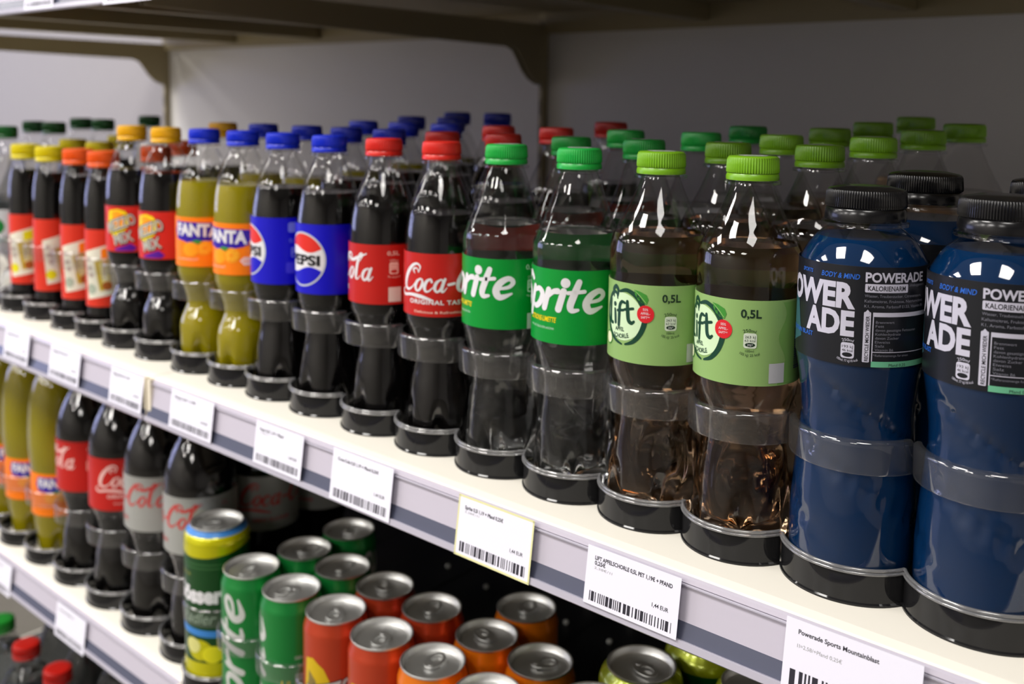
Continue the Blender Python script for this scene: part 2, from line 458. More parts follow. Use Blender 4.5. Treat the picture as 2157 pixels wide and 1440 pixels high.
def art_lift(rot=0.0):
    a = Art(); g = DGREEN
    # soft washes of green
    for x0, w, m in ((22, 22, LGREEN2), (52, 30, LGREEN2), (-78, 20, LGREEN2)):
        pts = [(x0+2.6*math.sin(i*.55), -1.2-i*2.45) for i in range(21)]+[(x0+w+2.0*math.sin(i*.8+1), -1.2-i*2.45) for i in range(20, -1, -1)]
        a.poly(pts, m, 1)
    # apple outline, pale disc
    a.ellipse(-31, -22, 15.5, 15.5, ink('apple_pale', srgb(206, 232, 190)), 1)
    a.stroke([(-33, -6, 1.8), (-27, -4.6, 2.6), (-20, -8, 3.2), (-15.2, -15, 3.5), (-14.4, -23, 3.5), (-17, -31, 3.2), (-22, -37, 2.6), (-28, -39.6, 1.2)], g, 2)
    a.stroke([(-31, -40, 1.2), (-38, -37.5, 2.2), (-44, -31, 2.6), (-47, -22, 2.8), (-45, -13, 2.6), (-40, -7.5, 2.4), (-36.5, -8, 1.8), (-35.5, -11, 1.2)], g, 2)
    a.stroke([(-39.5, -10.2, 1.4), (-40.5, -6, 2.4), (-37.5, -3.4, 2.6), (-35, -6, 2.2), (-35.4, -9.6, 1.4)], g, 2)
    # leaf
    a.poly([(-22, -3.5), (-18, -4.2), (-13.5, -6.2), (-12.2, -9.2), (-13.4, -12.2), (-16.2, -11.6), (-19.4, -9.4), (-21.2, -6.6)], LEAFG, 2)
    a.stroke([(-21.6, -3.9, .3), (-17.5, -7.4, .5), (-13.6, -11.6, .3)], LGREEN, 3)
    # the word
    a.stroke([(-43, -12.5, 2.4), (-43.4, -20, 2.6), (-43.0, -26.5, 2.6), (-40.5, -27.6, 2.2)], g, 3)
    a.stroke([(-38.0, -18.5, 2.2), (-37.6, -22, 2.4), (-37.2, -26.8, 2.4)], g, 3); a.ellipse(-38.1, -15, 1.5, 1.6, g, 3)
    a.stroke([(-28.6, -13.0, 1.6), (-31.4, -12.6, 2.2), (-33.2, -15.5, 2.6), (-33.6, -21, 2.6), (-33.8, -28, 2.4)], g, 3); a.stroke([(-35.4, -18.8, 1.8), (-30.0, -17.8, 1.8)], g, 3)
    a.stroke([(-26.8, -11.8, 2.2), (-26.4, -17.5, 2.8), (-25.6, -23.5, 2.8), (-23.4, -25.2, 2.4), (-21.6, -24.0, 1.6)], g, 3); a.stroke([(-28.8, -17.2, 1.8), (-22.4, -15.8, 1.8)], g, 3)
    a.text('APFEL', -33, -31.6, 2.6, g, 3, width=8.4, bold=.02, anchor='c', rot=3)
    a.text('SCHORLE', -32.0, -36.2, 2.9, g, 3, width=14.5, bold=.02, anchor='c', rot=5, arc=-30)
    # badge
    a.ellipse(-14, -18.4, 5.5, 5.6, BADGE, 4)
    for i, t in enumerate(('55%', 'APFEL-', 'SAFT**')): a.text(t, -14, -16.2-i*2.5, 1.6, WHITE, 5, width=(3.4, 6.0, 5.6)[i], anchor='c')
    # slice of apple at the foot of the mark
    a.ellipse(-45, -38, 4.4, 4.6, CREAMI, 3); a.ring(-45, -38, 4.4, 4.6, .8, LEAFG, 4)
    # volume
    a.text('0,5L', 2.2, -10.2, 5.0, ink('text_green', srgb(28, 52, 36)), 3, width=12.0, bold=.025, anchor='c')
    tg = ink('text_green', srgb(28, 52, 36))
    a.text('250ml', 1.6, -18.6, 1.9, tg, 3, width=7, anchor='c', arc=9)
    icon(a, 2.0, -23.8, 7.6, 9.0, ink('icon_pale', srgb(214, 224, 206)), tg, 3, '263 kJ', '63 kcal')
    a.text('3%*', 2.0, -27.0, 1.4, WHITE, 5, width=3.2, anchor='c')
    a.text('100ml:', 2.0, -30.6, 1.5, tg, 3, width=5.2, anchor='c')
    a.text('105 kJ/ 25 kcal', 2.0, -33.2, 1.6, tg, 3, width=12.2, anchor='c', arc=-14)
    a.rect(13.6, -49.2, 24.0, -37.4, ink('blank_patch', srgb(196, 196, 200)), 3)
    bc = ink('bar_blue', srgb(50, 52, 92))
    y = -17.5
    rnd = random.Random(3)
    while y > -42: h = rnd.choice((.3, .5, .8)); a.rect(32.5, y-h, 40.5, y, bc, 3); y -= h+rnd.choice((.35, .5))
    for i in range(16): a.text(('Zutaten: Wasser, Apfelsaft', 'Kohlensaure, Antioxidations-', 'mittel Ascorbinsaure.')[i % 3], -60-26, -6-i*2.3, 1.3, tg, 3, width=22)
    return a
def soda_word(a, x, y, k, mat, layer=2, kx=1.12):
    def S(dx, pts, **kw): a.stroke([(x+(dx+px+0.24*py)*k*kx, y+py*k, w*k) for px, py, w in pts], mat, layer, k=5, **kw)
    S(0, [(0.98, 1.42, .26), (0.62, 1.66, .34), (0.26, 1.42, .38), (0.36, 1.06, .38), (0.74, .76, .40), (0.82, .34, .40), (0.48, .02, .36), (0.04, .2, .26)])
    S(1.22, [(0.04, 1.02, .32), (0, .3, .36), (-0.02, -.38, .36)]); S(1.22, [(0.1, .82, .18), (.42, .98, .28), (.70, .74, .34), (.66, .3, .34), (.40, .04, .28), (.10, .14, .18)])
    S(2.22, [(0.02, 1.0, .32), (0, .06, .36)]); S(2.22, [(.08, .62, .16), (.28, .92, .26), (.50, .98, .32)])
    S(2.98, [(0.02, 1.0, .34), (0, .06, .36)]); a.ellipse(x+(2.98+0.24*1.42)*k*kx, y+1.42*k, .25*k, .25*k, mat, layer)
    S(3.48, [(.10, 1.50, .30), (.04, .9, .36), (0, .3, .36), (.14, .04, .28), (.40, .08, .16)]); S(3.48, [(-.26, .92, .20), (.46, 1.02, .20)])
    S(4.16, [(.12, .48, .16), (.58, .58, .20), (.72, .84, .26), (.46, 1.04, .28), (.12, .80, .36), (.02, .36, .40), (.30, .02, .34), (.80, .22, .12)])
def art_sprite():
    a = Art(); w = WHITE
    # heavy slanted word, hand drawn letters. baseline y=-27
    soda_word(a, -57.5, -27.6, 13.4, w)
    a.text('ZITRONE-LIMETTE', -39.5, -36.2, 3.6, YEL, 2, width=25, bold=.02, shear=.2)
    a.text('MIT NATURLICHEM AROMA', -39.5, -41.4, 1.7, ink('pale_text', srgb(190, 226, 200)), 2, width=24)
    a.text('0,5L', 28.5, -7.6, 3.8, ink('pale_text', srgb(190, 226, 200)), 2, width=10, bold=.01)
    icon(a, 33.5, -19.5, 7.4, 9.4, ink('pale_text', srgb(190, 226, 200)), GREEN, 2, '50 kJ', '12 kcal')
    a.text('250ml', 33.5, -13.6, 1.8, ink('pale_text', srgb(190, 226, 200)), 2, width=6.4, anchor='c', arc=9)
    a.text('100ml: 20 kJ', 33.5, -27.6, 1.5, ink('pale_text', srgb(190, 226, 200)), 2, width=9, anchor='c', arc=-14)
    a.rect(30, -51, 40.5, -39.5, ink('patch_white', srgb(206, 212, 208)), 2)
    for i in range(14): a.text('Wasser, Zucker, Kohlensaure, Saure', 46, -6-i*3.2, 1.5, ink('pale_text', srgb(190, 226, 200)), 2, width=30)
    return a
def art_coke(red=True):
    a = Art(); w = WHITE if red else ZRED
    k = 0.93
    cola_word(a, -37.5, -29.5, 22, w, 2)
    if red:
        a.text('ORIGINAL TASTE', -27, -39.0, 3.4, w, 2, width=50, bold=.03, spacing=1.15)
        a.text('Delicious & Refreshing', -22, -46.0, 1.9, PINKW, 2, width=40, bold=.01)
    else:
        a.text('ZERO', -26, -42.0, 4.0, ZRED, 2, width=20, bold=.03)
    t = PINKW if red else ZRED
    a.text('0,5L', 64.5, -8.4, 3.4, t, 2, width=10, bold=.01)
    icon(a, 70, -19, 7.6, 9.5, t, RED if red else ZGREY, 2)
    a.text('250ml', 70, -13.4, 1.8, t, 2, width=6.4, anchor='c', arc=9)
    a.text('100ml: 180 kJ/42 kcal', 70, -27, 1.5, t, 2, width=11, anchor='c', arc=-14)
    a.rect(65.5, -46.5, 76, -34.5, ink('patch_cream', srgb(226, 206, 196)), 2)
    return a
def art_pepsi():
    a = Art(); n = 30
    R_ = 23.6; cx, cy = 0, -30.5
    a.ellipse(cx, cy, R_, R_, SILV, 2, 60); a.ellipse(cx, cy, R_-1.6, R_-1.6, WHITE, 3, 60)
    r = R_-1.6
    def chord(top):
        pts = []
        lo, hi = (26, 154) if top else (206, 334)
        for i in range(n+1):
            t = math.radians(lo+(hi-lo)*i/n); pts.append((cx+r*math.cos(t), cy+r*math.sin(t)))
        xa, ya = pts[-1]; xb, yb = pts[0]
        for i in range(1, n):
            t = i/n; x = xa+(xb-xa)*t
            pts.append((x, ya+(yb-ya)*t+(2.6*math.sin(2*PI*t)-(1.2 if top else -1.2)*math.sin(PI*t))))
        return pts
    a.poly(chord(True), PRED, 4); a.poly(chord(False), PBLUE, 4)
    a.text('PEPSI', cx, cy-4.6, 8.6, BLACK, 5, width=37, bold=.045, anchor='c')
    for x in (38, -38-26):
        a.rrect(x+6, -13, x+16, -4, 2, ink('pale_blue', srgb(120, 124, 214)), 2)
        a.text('0,5L', x+7, -22, 3.6, ink('pale_blue', srgb(120, 124, 214)), 2, width=9)
        icon(a, x+12, -31, 7, 9, ink('pale_blue', srgb(120, 124, 214)), PBLUE, 2)
        a.rrect(x+4, -50, x+20, -40, 2, ink('dim_blue', srgb(64, 56, 205)), 2)
    for i in range(12): a.text('Wasser, Zucker, Farbstoff', 64, -8-i*3.6, 1.5, ink('pale_blue', srgb(120, 124, 214)), 2, width=24)
    return a
def art_fanta(big=False):
    a = Art(); s = 1
    # dark blue plate under the word
    a.poly([(-27, -14), (-24, -4), (26, -6), (28, -14), (20, -22), (2, -25), (-7, -28), (-12, -24), (-24, -22)], FBL, 2)
    a.text('FANTA', 0, -18.5, 12.6, FBL, 3, width=50, bold=.09, anchor='c', rot=-1)
    a.text('FANTA', 0, -18.0, 11.8, WHITE, 4, width=46, bold=.05, anchor='c', rot=-1)
    a.poly([(-5, -23.5), (0, -21.8), (6, -23), (2, -26.5)], LEAFG, 5)
    a.ellipse(-6, -31.5, 8.5, 7.2, ORNG, 3); a.ellipse(8, -30.0, 8.0, 7.0, ink('fruit_light', srgb(255, 178, 40)), 2)
    a.ring(8, -30, 7.0, 6.0, .5, FOR, 4)
    for k in range(7):
        t = 2*PI*k/7; a.stroke([(8, -30, .4), (8+6.4*math.cos(t), -30+5.4*math.sin(t), .4)], FOR, 4)
    a.poly([(16, -35), (20, -31.5), (30, -32), (34, -35), (30, -39.5), (20, -39.5)], PINKW, 3)
    a.text('ORANGE', 25, -36.4, 2.2, FOR, 4, width=12, anchor='c')
    a.text('0,5L', 42, -8, 3.6, PINKW, 3, width=10)
    icon(a, 46, -20, 7, 9, PINKW, FOR, 3)
    a.text('MIT ORANGENSAFT', -24, -42.5, 2, PINKW, 2, width=26)
    for i in range(10): a.text('Wasser, Orangensaft 10%', -70, -8-i*3.6, 1.5, PINKW, 2, width=24)
    return a
def art_mezzo():
    a = Art(); t = ink('mix_silver', srgb(186, 184, 176))
    a.poly([(-20, -5), (-8, -3), (0, -5), (6, -12), (2, -24), (-14, -34), (-22, -22)], YEL, 2)
    a.poly([(-16, -6), (-8, -5), (0, -9), (-2, -20), (-14, -24)], ORNG, 3)
    a.text('MEZZO', -21, -30.2, 12.5, BLACK, 4, width=36, bold=.06, rot=20)
    a.text('MEZZO', -21, -29.6, 11.6, t, 5, width=35, bold=.03, rot=20)
    a.text('MIX', -12, -42.4, 12.5, BLACK, 4, width=23, bold=.06, rot=14)
    a.text('MIX', -12, -41.8, 11.6, t, 5, width=22, bold=.03, rot=14)
    a.poly([(-12, -46), (6, -40), (12, -45), (8, -48), (-12, -48)], PURP, 3)
    a.ellipse(34, -22, 7, 4, PINKW, 2); a.text('0,5L', 34, -23.5, 3, MRED, 3, width=8, anchor='c')
    return a
def art_slim(yel):
    a = Art(); cr = ink('panel_cream', srgb(226, 222, 204)); fg = FOR if not yel else ink('tea_yellow', srgb(222, 214, 20))
    a.poly([(-24, -26), (16, -14), (21, -72), (-19, -80)], cr, 2)
    a.poly([(-2, -22), (15, -17), (14, -30), (-2, -34)], fg, 3)
    a.poly([(-10, -36), (6, -33), (9, -68), (-4, -70)], ink('glass_amber', srgb(196, 168, 52)), 3)
    a.poly([(-4, -38), (4, -36.5), (6, -60), (-1, -62)], ink('glass_pale', srgb(226, 214, 140)), 4)
    a.ellipse(4, -64, 5.5, 5, ink('peach_brown', srgb(176, 96, 40)), 5)
    a.ellipse(-14, -68, 6, 6, fg if yel else ink('pale_grey_green', srgb(168, 178, 160)), 4)
    for i, (x, y) in enumerate(((-18, -34), (-16, -44), (-14, -52))): a.ellipse(x, y, 3.4, 2.4, ink('warm_grey', srgb(176, 156, 148)), 4)
    a.text('0,33L', 6, -85, 2.6, PINKW, 2, width=12)
    return a
def art_water():
    a = Art()
    a.ellipse(0, -22, 15, 12, ink('water_green', srgb(20, 120, 50)), 2); a.rect(-60, -42, 60, -38, ink('water_green', srgb(20, 120, 50)), 2)
    return a
def art_pow():
    a = Art(); w = ink('sport_white', srgb(192, 190, 206)); b = PLBLUE
    a.text('BODY & MIND', -22.5, -7.0, 2.9, b, 2, width=21, bold=.015, shear=.18, anchor='l')
    a.text('SPORTS', -38, -6.4, 2.2, b, 2, width=9, bold=.015, shear=.18)
    a.text('POWER', -3, -22.6, 13.4, w, 2, width=55, bold=.045, anchor='r')
    a.text('ADE', -3, -37.6, 13.2, w, 2, width=29.5, bold=.045, anchor='r')
    a.text('MOUNTAIN BLAST', -27, -41.6, 2.6, b, 2, width=27, bold=.02, anchor='r')
    a.poly([(-58, -20), (-44, -20), (-38, -44), (-52, -50), (-60, -40)], ink('dim_teal', srgb(44, 86, 96)), 1)
    icon(a, -6.0, -46.0, 7.0, 8.6, w, PBLACK, 2)
    a.text('250ml', -6.0, -40.9, 1.6, w, 2, width=5.6, anchor='c', arc=8)
    a.text('100ml: 77 kJ/18 kcal', -6.0, -52.4, 1.4, w, 2, width=11.5, anchor='c', arc=-13)
    x0 = 1.6
    a.text('POWERADE', x0, -7.9, 5.2, w, 2, width=35, bold=.03)
    a.rrect(x0, -13.6, x0+23.5, -9.0, .6, w, 2); a.text('KALORIENARM', x0+1.4, -12.6, 2.7, PBLACK, 3, width=20.5, bold=.015)
    pr = ink('fine_print', srgb(120, 120, 132))
    for i, t in enumerate(('Erfrischungsgetrank mit', 'Wasser, Traubenzucker, Citronensaure,', 'Kaliumcitrat, Fruktose, Natriumcitrat,', 'K1, Aroma, Farbstoff E133, Vitamin B6')):
        a.text(t, x0+(24.5 if i == 0 else 0), (-10.4, -16.2, -19.0, -21.8)[i], 1.6, pr, 2, width=(12, 34, 36, 36)[i])
    a.rrect(x0, -51.5, x0+3.6, -24.2, .5, w, 2); a.poly([(x0, -25), (x0+1.8, -22.9), (x0+3.6, -25)], w, 2)
    a.text('RECYCLE MICH WIEDER', x0+2.9, -50.8, 1.9, PBLACK, 3, width=24.5, bold=.015, rot=90)
    a.rect(x0+4.6, -26.6, x0+42, -24.3, w, 2)
    a.rect(x0+4.6, -51.0, x0+5.1, -26.6, w, 2); a.rect(x0+4.6, -46.0, x0+42, -45.6, w, 2)
    for i, t in enumerate(('Brennwert', 'Fett', 'davon gesattigte Fettsauren', 'Kohlenhydrate', 'davon Zucker', 'Eiweiss', 'Salz', 'Vitamin B6')):
        a.text(t, x0+6.2, -30.2-i*2.15, 1.5, pr, 2, width=(10, 4.4, 24, 14, 13, 8, 5, 10)[i])
    a.text('*Referenzmenge fur einen', x0+5.6, -48.2, 1.3, pr, 2, width=20)
    a.rect(x0+4.6, -54.0, x0+42, -50.9, MINT, 2); a.text('Pfand 0,25', x0+14, -53.6, 1.6, PBLACK, 3, width=10)
    return a

# ---- prototypes ---------------------------------------------------
def lift_relief(r, z, th):
    h = z/U
    if 0.05 < h < 0.30:
        d = (th+PI) % (2*PI)-PI
        for c in (0.0, 2*PI/3, -2*PI/3):
            e = math.hypot((th-c+PI) % (2*PI)-PI, 0)
            q = math.sqrt((e/0.62)**2+((h-0.165)/0.085)**2)
            r += 0.0007*math.exp(-((q-1)/0.09)**2)-0.0005*max(0, 1-q)
            q2 = math.sqrt((e/0.30)**2+((h-0.165)/0.04)**2)
            r += 0.0004*math.exp(-((q2-1)/0.14)**2)
    return r, z
def swirl(r, z, th):
    h = z/U
    if 0.09 < h < 0.46:
        u = (th*1.2+h*16)
        g = math.exp(-(((u/(PI/2.5)) % 2)-1)**2/0.012)
        env = min(1, (h-0.09)/0.05, (0.46-h)/0.04)
        r -= 0.0019*g*max(0, env)
    return r, z
def dots(r, z, th):
    h = z/U
    if 0.12 < h < 0.30:
        a = (th*6/(2*PI)) % 1-0.5; b = ((h-0.12)/0.045) % 1-0.5
        q = a*a*9+b*b
        r += 0.0007*math.exp(-q*22)
    return r, z
PROF = {
 'lift': [(0.02, 0.004), (0.085, 0.003), (0.102, 0.012), (0.110, 0.05), (0.108, 0.10), (0.101, 0.16), (0.095, 0.21), (0.093, 0.25), (0.098, 0.30), (0.112, 0.345), (0.1165, 0.37), (0.1165, 0.37), (0.1165, 0.58), (0.1165, 0.58), (0.1175, 0.61), (0.1175, 0.64), (0.113, 0.67), (0.100, 0.70), (0.083, 0.73), (0.066, 0.765), (0.053, 0.795), (0.046, 0.815), (0.044, 0.83), (0.044, 0.87)],
 'sprite': [(0.02, 0.004), (0.080, 0.003), (0.098, 0.012), (0.105, 0.05), (0.103, 0.10), (0.096, 0.17), (0.090, 0.23), (0.092, 0.28), (0.104, 0.335), (0.114, 0.375), (0.1150, 0.385), (0.1150, 0.385), (0.1150, 0.58), (0.1150, 0.58), (0.1165, 0.61), (0.115, 0.635), (0.108, 0.652), (0.108, 0.652), (0.083, 0.712), (0.067, 0.757), (0.055, 0.795), (0.047, 0.815), (0.044, 0.83), (0.044, 0.87)],
 'coke': [(0.02, 0.004), (0.074, 0.003), (0.090, 0.012), (0.095, 0.05), (0.093, 0.11), (0.087, 0.17), (0.076, 0.23), (0.074, 0.26), (0.084, 0.31), (0.100, 0.355), (0.105, 0.38), (0.105, 0.38), (0.105, 0.565), (0.105, 0.565), (0.104, 0.60), (0.100, 0.64), (0.090, 0.685), (0.070, 0.735), (0.052, 0.775), (0.045, 0.805), (0.044, 0.825), (0.044, 0.87)],
 'pepsi': [(0.02, 0.004), (0.080, 0.003), (0.096, 0.012), (0.102, 0.05), (0.100, 0.10), (0.090, 0.17), (0.080, 0.23), (0.083, 0.28), (0.098, 0.33), (0.106, 0.37), (0.1065, 0.375), (0.1065, 0.375), (0.1065, 0.60), (0.1065, 0.60), (0.103, 0.63), (0.096, 0.67), (0.084, 0.715), (0.066, 0.76), (0.051, 0.79), (0.045, 0.81), (0.044, 0.83), (0.044, 0.87)],
 'fanta': [(0.02, 0.004), (0.068, 0.003), (0.086, 0.012), (0.097, 0.06), (0.099, 0.12), (0.094, 0.17), (0.078, 0.21), (0.070, 0.24), (0.082, 0.29), (0.100, 0.34), (0.1045, 0.375), (0.1045, 0.375), (0.1045, 0.56), (0.1045, 0.56), (0.104, 0.60), (0.098, 0.665), (0.084, 0.722), (0.062, 0.775), (0.049, 0.80), (0.044, 0.82), (0.044, 0.87)],
 'slim': [(0.02, 0.004), (0.062, 0.003), (0.076, 0.012), (0.079, 0.05), (0.079, 0.11), (0.079, 0.11), (0.079, 0.445), (0.079, 0.445), (0.080, 0.50), (0.078, 0.56), (0.072, 0.61), (0.063, 0.65), (0.055, 0.68), (0.053, 0.70), (0.053, 0.75)],
 'pow': [(0.02, 0.004), (0.098, 0.003), (0.118, 0.012), (0.127, 0.05), (0.128, 0.09), (0.127, 0.16), (0.121, 0.24), (0.115, 0.31), (0.113, 0.36), (0.119, 0.42), (0.126, 0.465), (0.127, 0.475), (0.127, 0.475), (0.127, 0.668), (0.127, 0.668), (0.125, 0.677), (0.116, 0.695), (0.101, 0.718), (0.082, 0.735), (0.073, 0.742), (0.070, 0.748), (0.070, 0.755), (0.070, 0.80)],
 'big_coke': [(0.02, 0.004), (0.105, 0.003), (0.125, 0.015), (0.131, 0.06), (0.128, 0.13), (0.120, 0.20), (0.106, 0.27), (0.104, 0.30), (0.118, 0.36), (0.138, 0.41), (0.1425, 0.42), (0.1425, 0.42), (0.1425, 0.655), (0.1425, 0.655), (0.142, 0.69), (0.134, 0.74), (0.110, 0.80), (0.080, 0.86), (0.056, 0.915), (0.046, 0.955), (0.044, 0.965), (0.044, 1.0)],
 'big_fanta': [(0.02, 0.004), (0.090, 0.003), (0.105, 0.012), (0.112, 0.06), (0.120, 0.14), (0.128, 0.20), (0.130, 0.21), (0.130, 0.21), (0.130, 0.42), (0.130, 0.42), (0.138, 0.48), (0.142, 0.56), (0.140, 0.66), (0.130, 0.76), (0.108, 0.84), (0.080, 0.89), (0.056, 0.935), (0.046, 0.955), (0.044, 0.965), (0.044, 1.0)],
 'water': [(0.02, 0.004), (0.075, 0.003), (0.092, 0.012), (0.098, 0.05), (0.094, 0.14), (0.098, 0.22), (0.100, 0.25), (0.100, 0.25), (0.100, 0.45), (0.100, 0.45), (0.098, 0.52), (0.092, 0.60), (0.078, 0.68), (0.060, 0.74), (0.048, 0.765), (0.044, 0.78), (0.044, 0.82)],
 'large_water': [(0.02, 0.004), (0.120, 0.003), (0.142, 0.015), (0.150, 0.07), (0.146, 0.25), (0.150, 0.40), (0.151, 0.42), (0.151, 0.42), (0.151, 0.66), (0.151, 0.66), (0.152, 0.74), (0.148, 0.83), (0.132, 0.92), (0.100, 0.995), (0.066, 1.05), (0.050, 1.08), (0.046, 1.09), (0.046, 1.13)],
}
RC = srgb(216, 40, 30); BC = srgb(10, 42, 200); GC = srgb(30, 168, 66); LC = srgb(118, 172, 28); YC = srgb(232, 172, 10); YL = srgb(214, 196, 0)
OC = srgb(232, 88, 16); DG = srgb(4, 84, 30); KC = (0.006, 0.006, 0.007)
def proto(kind):
    if kind == 'lift':
        r = bottle('apple_spritzer_bottle', PROF['lift'], 0.683, (0.824, 0.876, 0.0575, LC), APPLE, extra=lift_relief, seg=112)
        label_part(r, 0.1182, 0.385, 0.572, LGREEN, art_lift())
    elif kind == 'sprite':
        r = bottle('lemon_lime_soda_bottle', PROF['sprite'], 0.665, (0.822, 0.874, 0.0570, GC), WATER, extra=dots, seg=112)
        label_part(r, 0.1167, 0.390, 0.577, GREEN, art_sprite())
    elif kind == 'coke':
        r = bottle('cola_bottle', PROF['coke'], 0.669, (0.822, 0.873, 0.0555, RC), COLA, seg=80)
        label_part(r, 0.1066, 0.383, 0.562, RED, art_coke())
    elif kind == 'pepsi':
        r = bottle('cola_bottle', PROF['pepsi'], 0.694, (0.822, 0.874, 0.0555, BC), COLA, seg=64)
        label_part(r, 0.1082, 0.377, 0.598, PBLUE, art_pepsi())
    elif kind == 'fanta':
        r = bottle('orange_soda_bottle', PROF['fanta'], 0.686, (0.823, 0.874, 0.0555, BC), ORANGE_SODA, seg=64)
        label_part(r, 0.1061, 0.378, 0.558, FOR, art_fanta())
    elif kind == 'mezzo':
        r = bottle('cola_mix_bottle', PROF['fanta'], 0.70, (0.815, 0.872, 0.0555, YC), COLA, seg=64)
        label_part(r, 0.1061, 0.375, 0.556, MRED, art_mezzo())
    elif kind in ('slim_orange', 'slim_yellow'):
        r = bottle('slim_cola_mix_bottle', PROF['slim'], 0.645, (0.695, 0.760, 0.063, OC if kind == 'slim_orange' else YL), COLA, petals=False, seg=56)
        label_part(r, 0.0804, 0.113, 0.437, ink('tea_red', srgb(214, 52, 32)), art_slim(kind == 'slim_yellow'))
    elif kind == 'water':
        r = bottle('water_bottle', PROF['water'], 0.70, (0.782, 0.838, 0.0555, DG), WATER, seg=48)
        label_part(r, 0.1017, 0.255, 0.445, ink('water_white', srgb(190, 200, 204)), art_water())
    elif kind == 'pow':
        r = bottle('sports_drink_bottle', PROF['pow'], 0.724, (0.757, 0.822, 0.0795, KC, dict(teeth=96, seg=288, step=0.60, dome=0.006, rough=0.2)), BLUE_DRINK, petals=False, extra=swirl, seg=128)
        label_part(r, 0.1288, 0.478, 0.677, PBLACK, art_pow(), seg=96)
    elif kind in ('big_coke', 'big_zero'):
        r = bottle('large_cola_bottle', PROF['big_coke'], 0.845, (0.955, 1.005, 0.0555, RC if kind == 'big_coke' else KC), COLA, seg=64)
        label_part(r, 0.1442, 0.422, 0.652, RED if kind == 'big_coke' else ZGREY, big_cola_art(kind == 'big_coke'))
    elif kind == 'big_fanta':
        r = bottle('large_orange_soda_bottle', PROF['big_fanta'], 0.90, (0.955, 1.005, 0.0555, BC), ORANGE_SODA, seg=64)
        label_part(r, 0.1317, 0.212, 0.418, FOR, art_fanta(True))
    elif kind in ('large_water_red', 'large_water_green'):
        r = bottle('large_water_bottle', PROF['large_water'], 1.0, (1.09, 1.15, 0.062, srgb(172, 20, 12) if kind.endswith('red') else srgb(16, 120, 34)), WATER, seg=48)
        label_part(r, 0.1527, 0.43, 0.65, ink('water_blue', srgb(120, 160, 190)), None)
    return r
def big_cola_art(red):
    a = Art(); w = ink('script_pale', srgb(236, 190, 184)) if red else ZRED
    cola_word(a, -48, -34, 27, w, 2)
    if red:
        a.text('ORIGINAL TASTE', -34, -47, 4.4, w, 2, width=62, bold=.03, spacing=1.1)
        a.text('Delicious & Refreshing', -26, -54.5, 2.4, w, 2, width=46)
    else: a.text('ZERO ZUCKER', -30, -52, 4, ZRED, 2, width=44, bold=.02)
    t = ink('pale_pink', srgb(244, 200, 186)) if red else ZRED
    a.text('1L', 78, -12, 5, t, 2, width=8); icon(a, 82, -30, 10, 13, t, RED if red else ZGREY, 2)
    return a
PROTOS = {}
SLOPE = 0.068
MAINH = 1.0
def place(kind, x, y, h, label, cat, group, turn=0.0, dz=None):
    if kind not in PROTOS: PROTOS[kind] = proto(kind); o = PROTOS[kind]
    else: o = copy_tree(PROTOS[kind])
    z = h-0.012-(SLOPE*(y-2.022) if dz is None else dz)
    o.location = P(x, y, z)
    o.rotation_euler = (0, 0, math.atan2(-x, y)+math.radians(turn))
    tag(o, label, cat, group)
    return o
# ------------------------------------------------------------------ room shell
def shell(name, x0, x1, y0, y1, z0, z1, m):
    bm = bmesh.new(); box(bm, x0, x1, y0, y1, z0, z1); o = link(name, bm, m, smooth=False); return tag(o, kind='structure')
YB = 4.03*U
shell('floor', -8.6, 3.0, -3.6, YB+0.3, -0.05, 0.0, FLOORM)
shell('ceiling', -8.6, 3.0, -3.6, YB+0.3, CEIL, CEIL+0.05, CEILM)
shell('wall_back', -8.6, 3.0, YB+0.12, YB+0.3, 0, CEIL, WALLM)
shell('wall_front', -8.6, 3.0, -3.7, -3.6, 0, CEIL, WALLM)
shell('wall_right', 3.0, 3.1, -3.6, YB+0.3, 0, CEIL, WALLM)
shell('wall_left', -8.7, -8.6, -3.6, YB+0.3, 0, CEIL, WALLM)
for i, (px, py) in enumerate(PANELS):
    bm = bmesh.new()
    for (a, b, c_, d) in ((-.31, .31, -.31, -.285), (-.31, .31, .285, .31), (-.31, -.285, -.285, .285), (.285, .31, -.285, .285)):
        box(bm, a, b, c_, d, -0.03, 0.0)
    box(bm, -.31, .31, -.31, .31, -0.012, 0.0)
    o = link('ceiling_light', bm, principled('lamp_frame', (0.8, 0.8, 0.8), 0.4), smooth=False)
    o.location = (px, py, CEIL)
    tag(o, 'square white ceiling light panel over the shop aisle', 'ceiling light', 'ceiling light panels')
# ------------------------------------------------------------------ shelving
X_POST = (0.44, -3.24, -6.92)
H2, H3 = 2.215, 3.80
E1, E2, E3, EU = 1.80, 1.915, 1.50, 1.75
HU_BOT = -0.325           # underside of the upper shelf is above the camera
def shelf(name, xa, xb, edge, h, label):
    root = empty(name, P((xa+xb)/2, edge, h)); x0 = (xb-xa)/2*U
    bm = bmesh.new(); w = abs(xb-xa)*U/2-0.0006; D = (4.0-edge)*U
    # deck with a rounded front lip folded down
    prism_x(bm, [(0.0085, 0), (0.0016, -0.0010), (0.0004, -0.0018), (0, -0.0030), (0, -0.040), (0.002, -0.040), (0.002, -0.0045), (D-0.004, -0.0045), (D-0.004, -0.034), (D, -0.034), (D, 0)], -w, w)
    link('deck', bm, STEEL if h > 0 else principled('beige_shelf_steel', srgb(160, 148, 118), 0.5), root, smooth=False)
    bm = bmesh.new()
    for k in (-0.5, 0.0, 0.5): box(bm, k*w-0.012, k*w+0.012, 0.012, D-0.004, -0.026, -0.0047, 0.001)
    link('stiffener', bm, BRACKET, root, smooth=False)
    return tag(root, label, 'shelf')
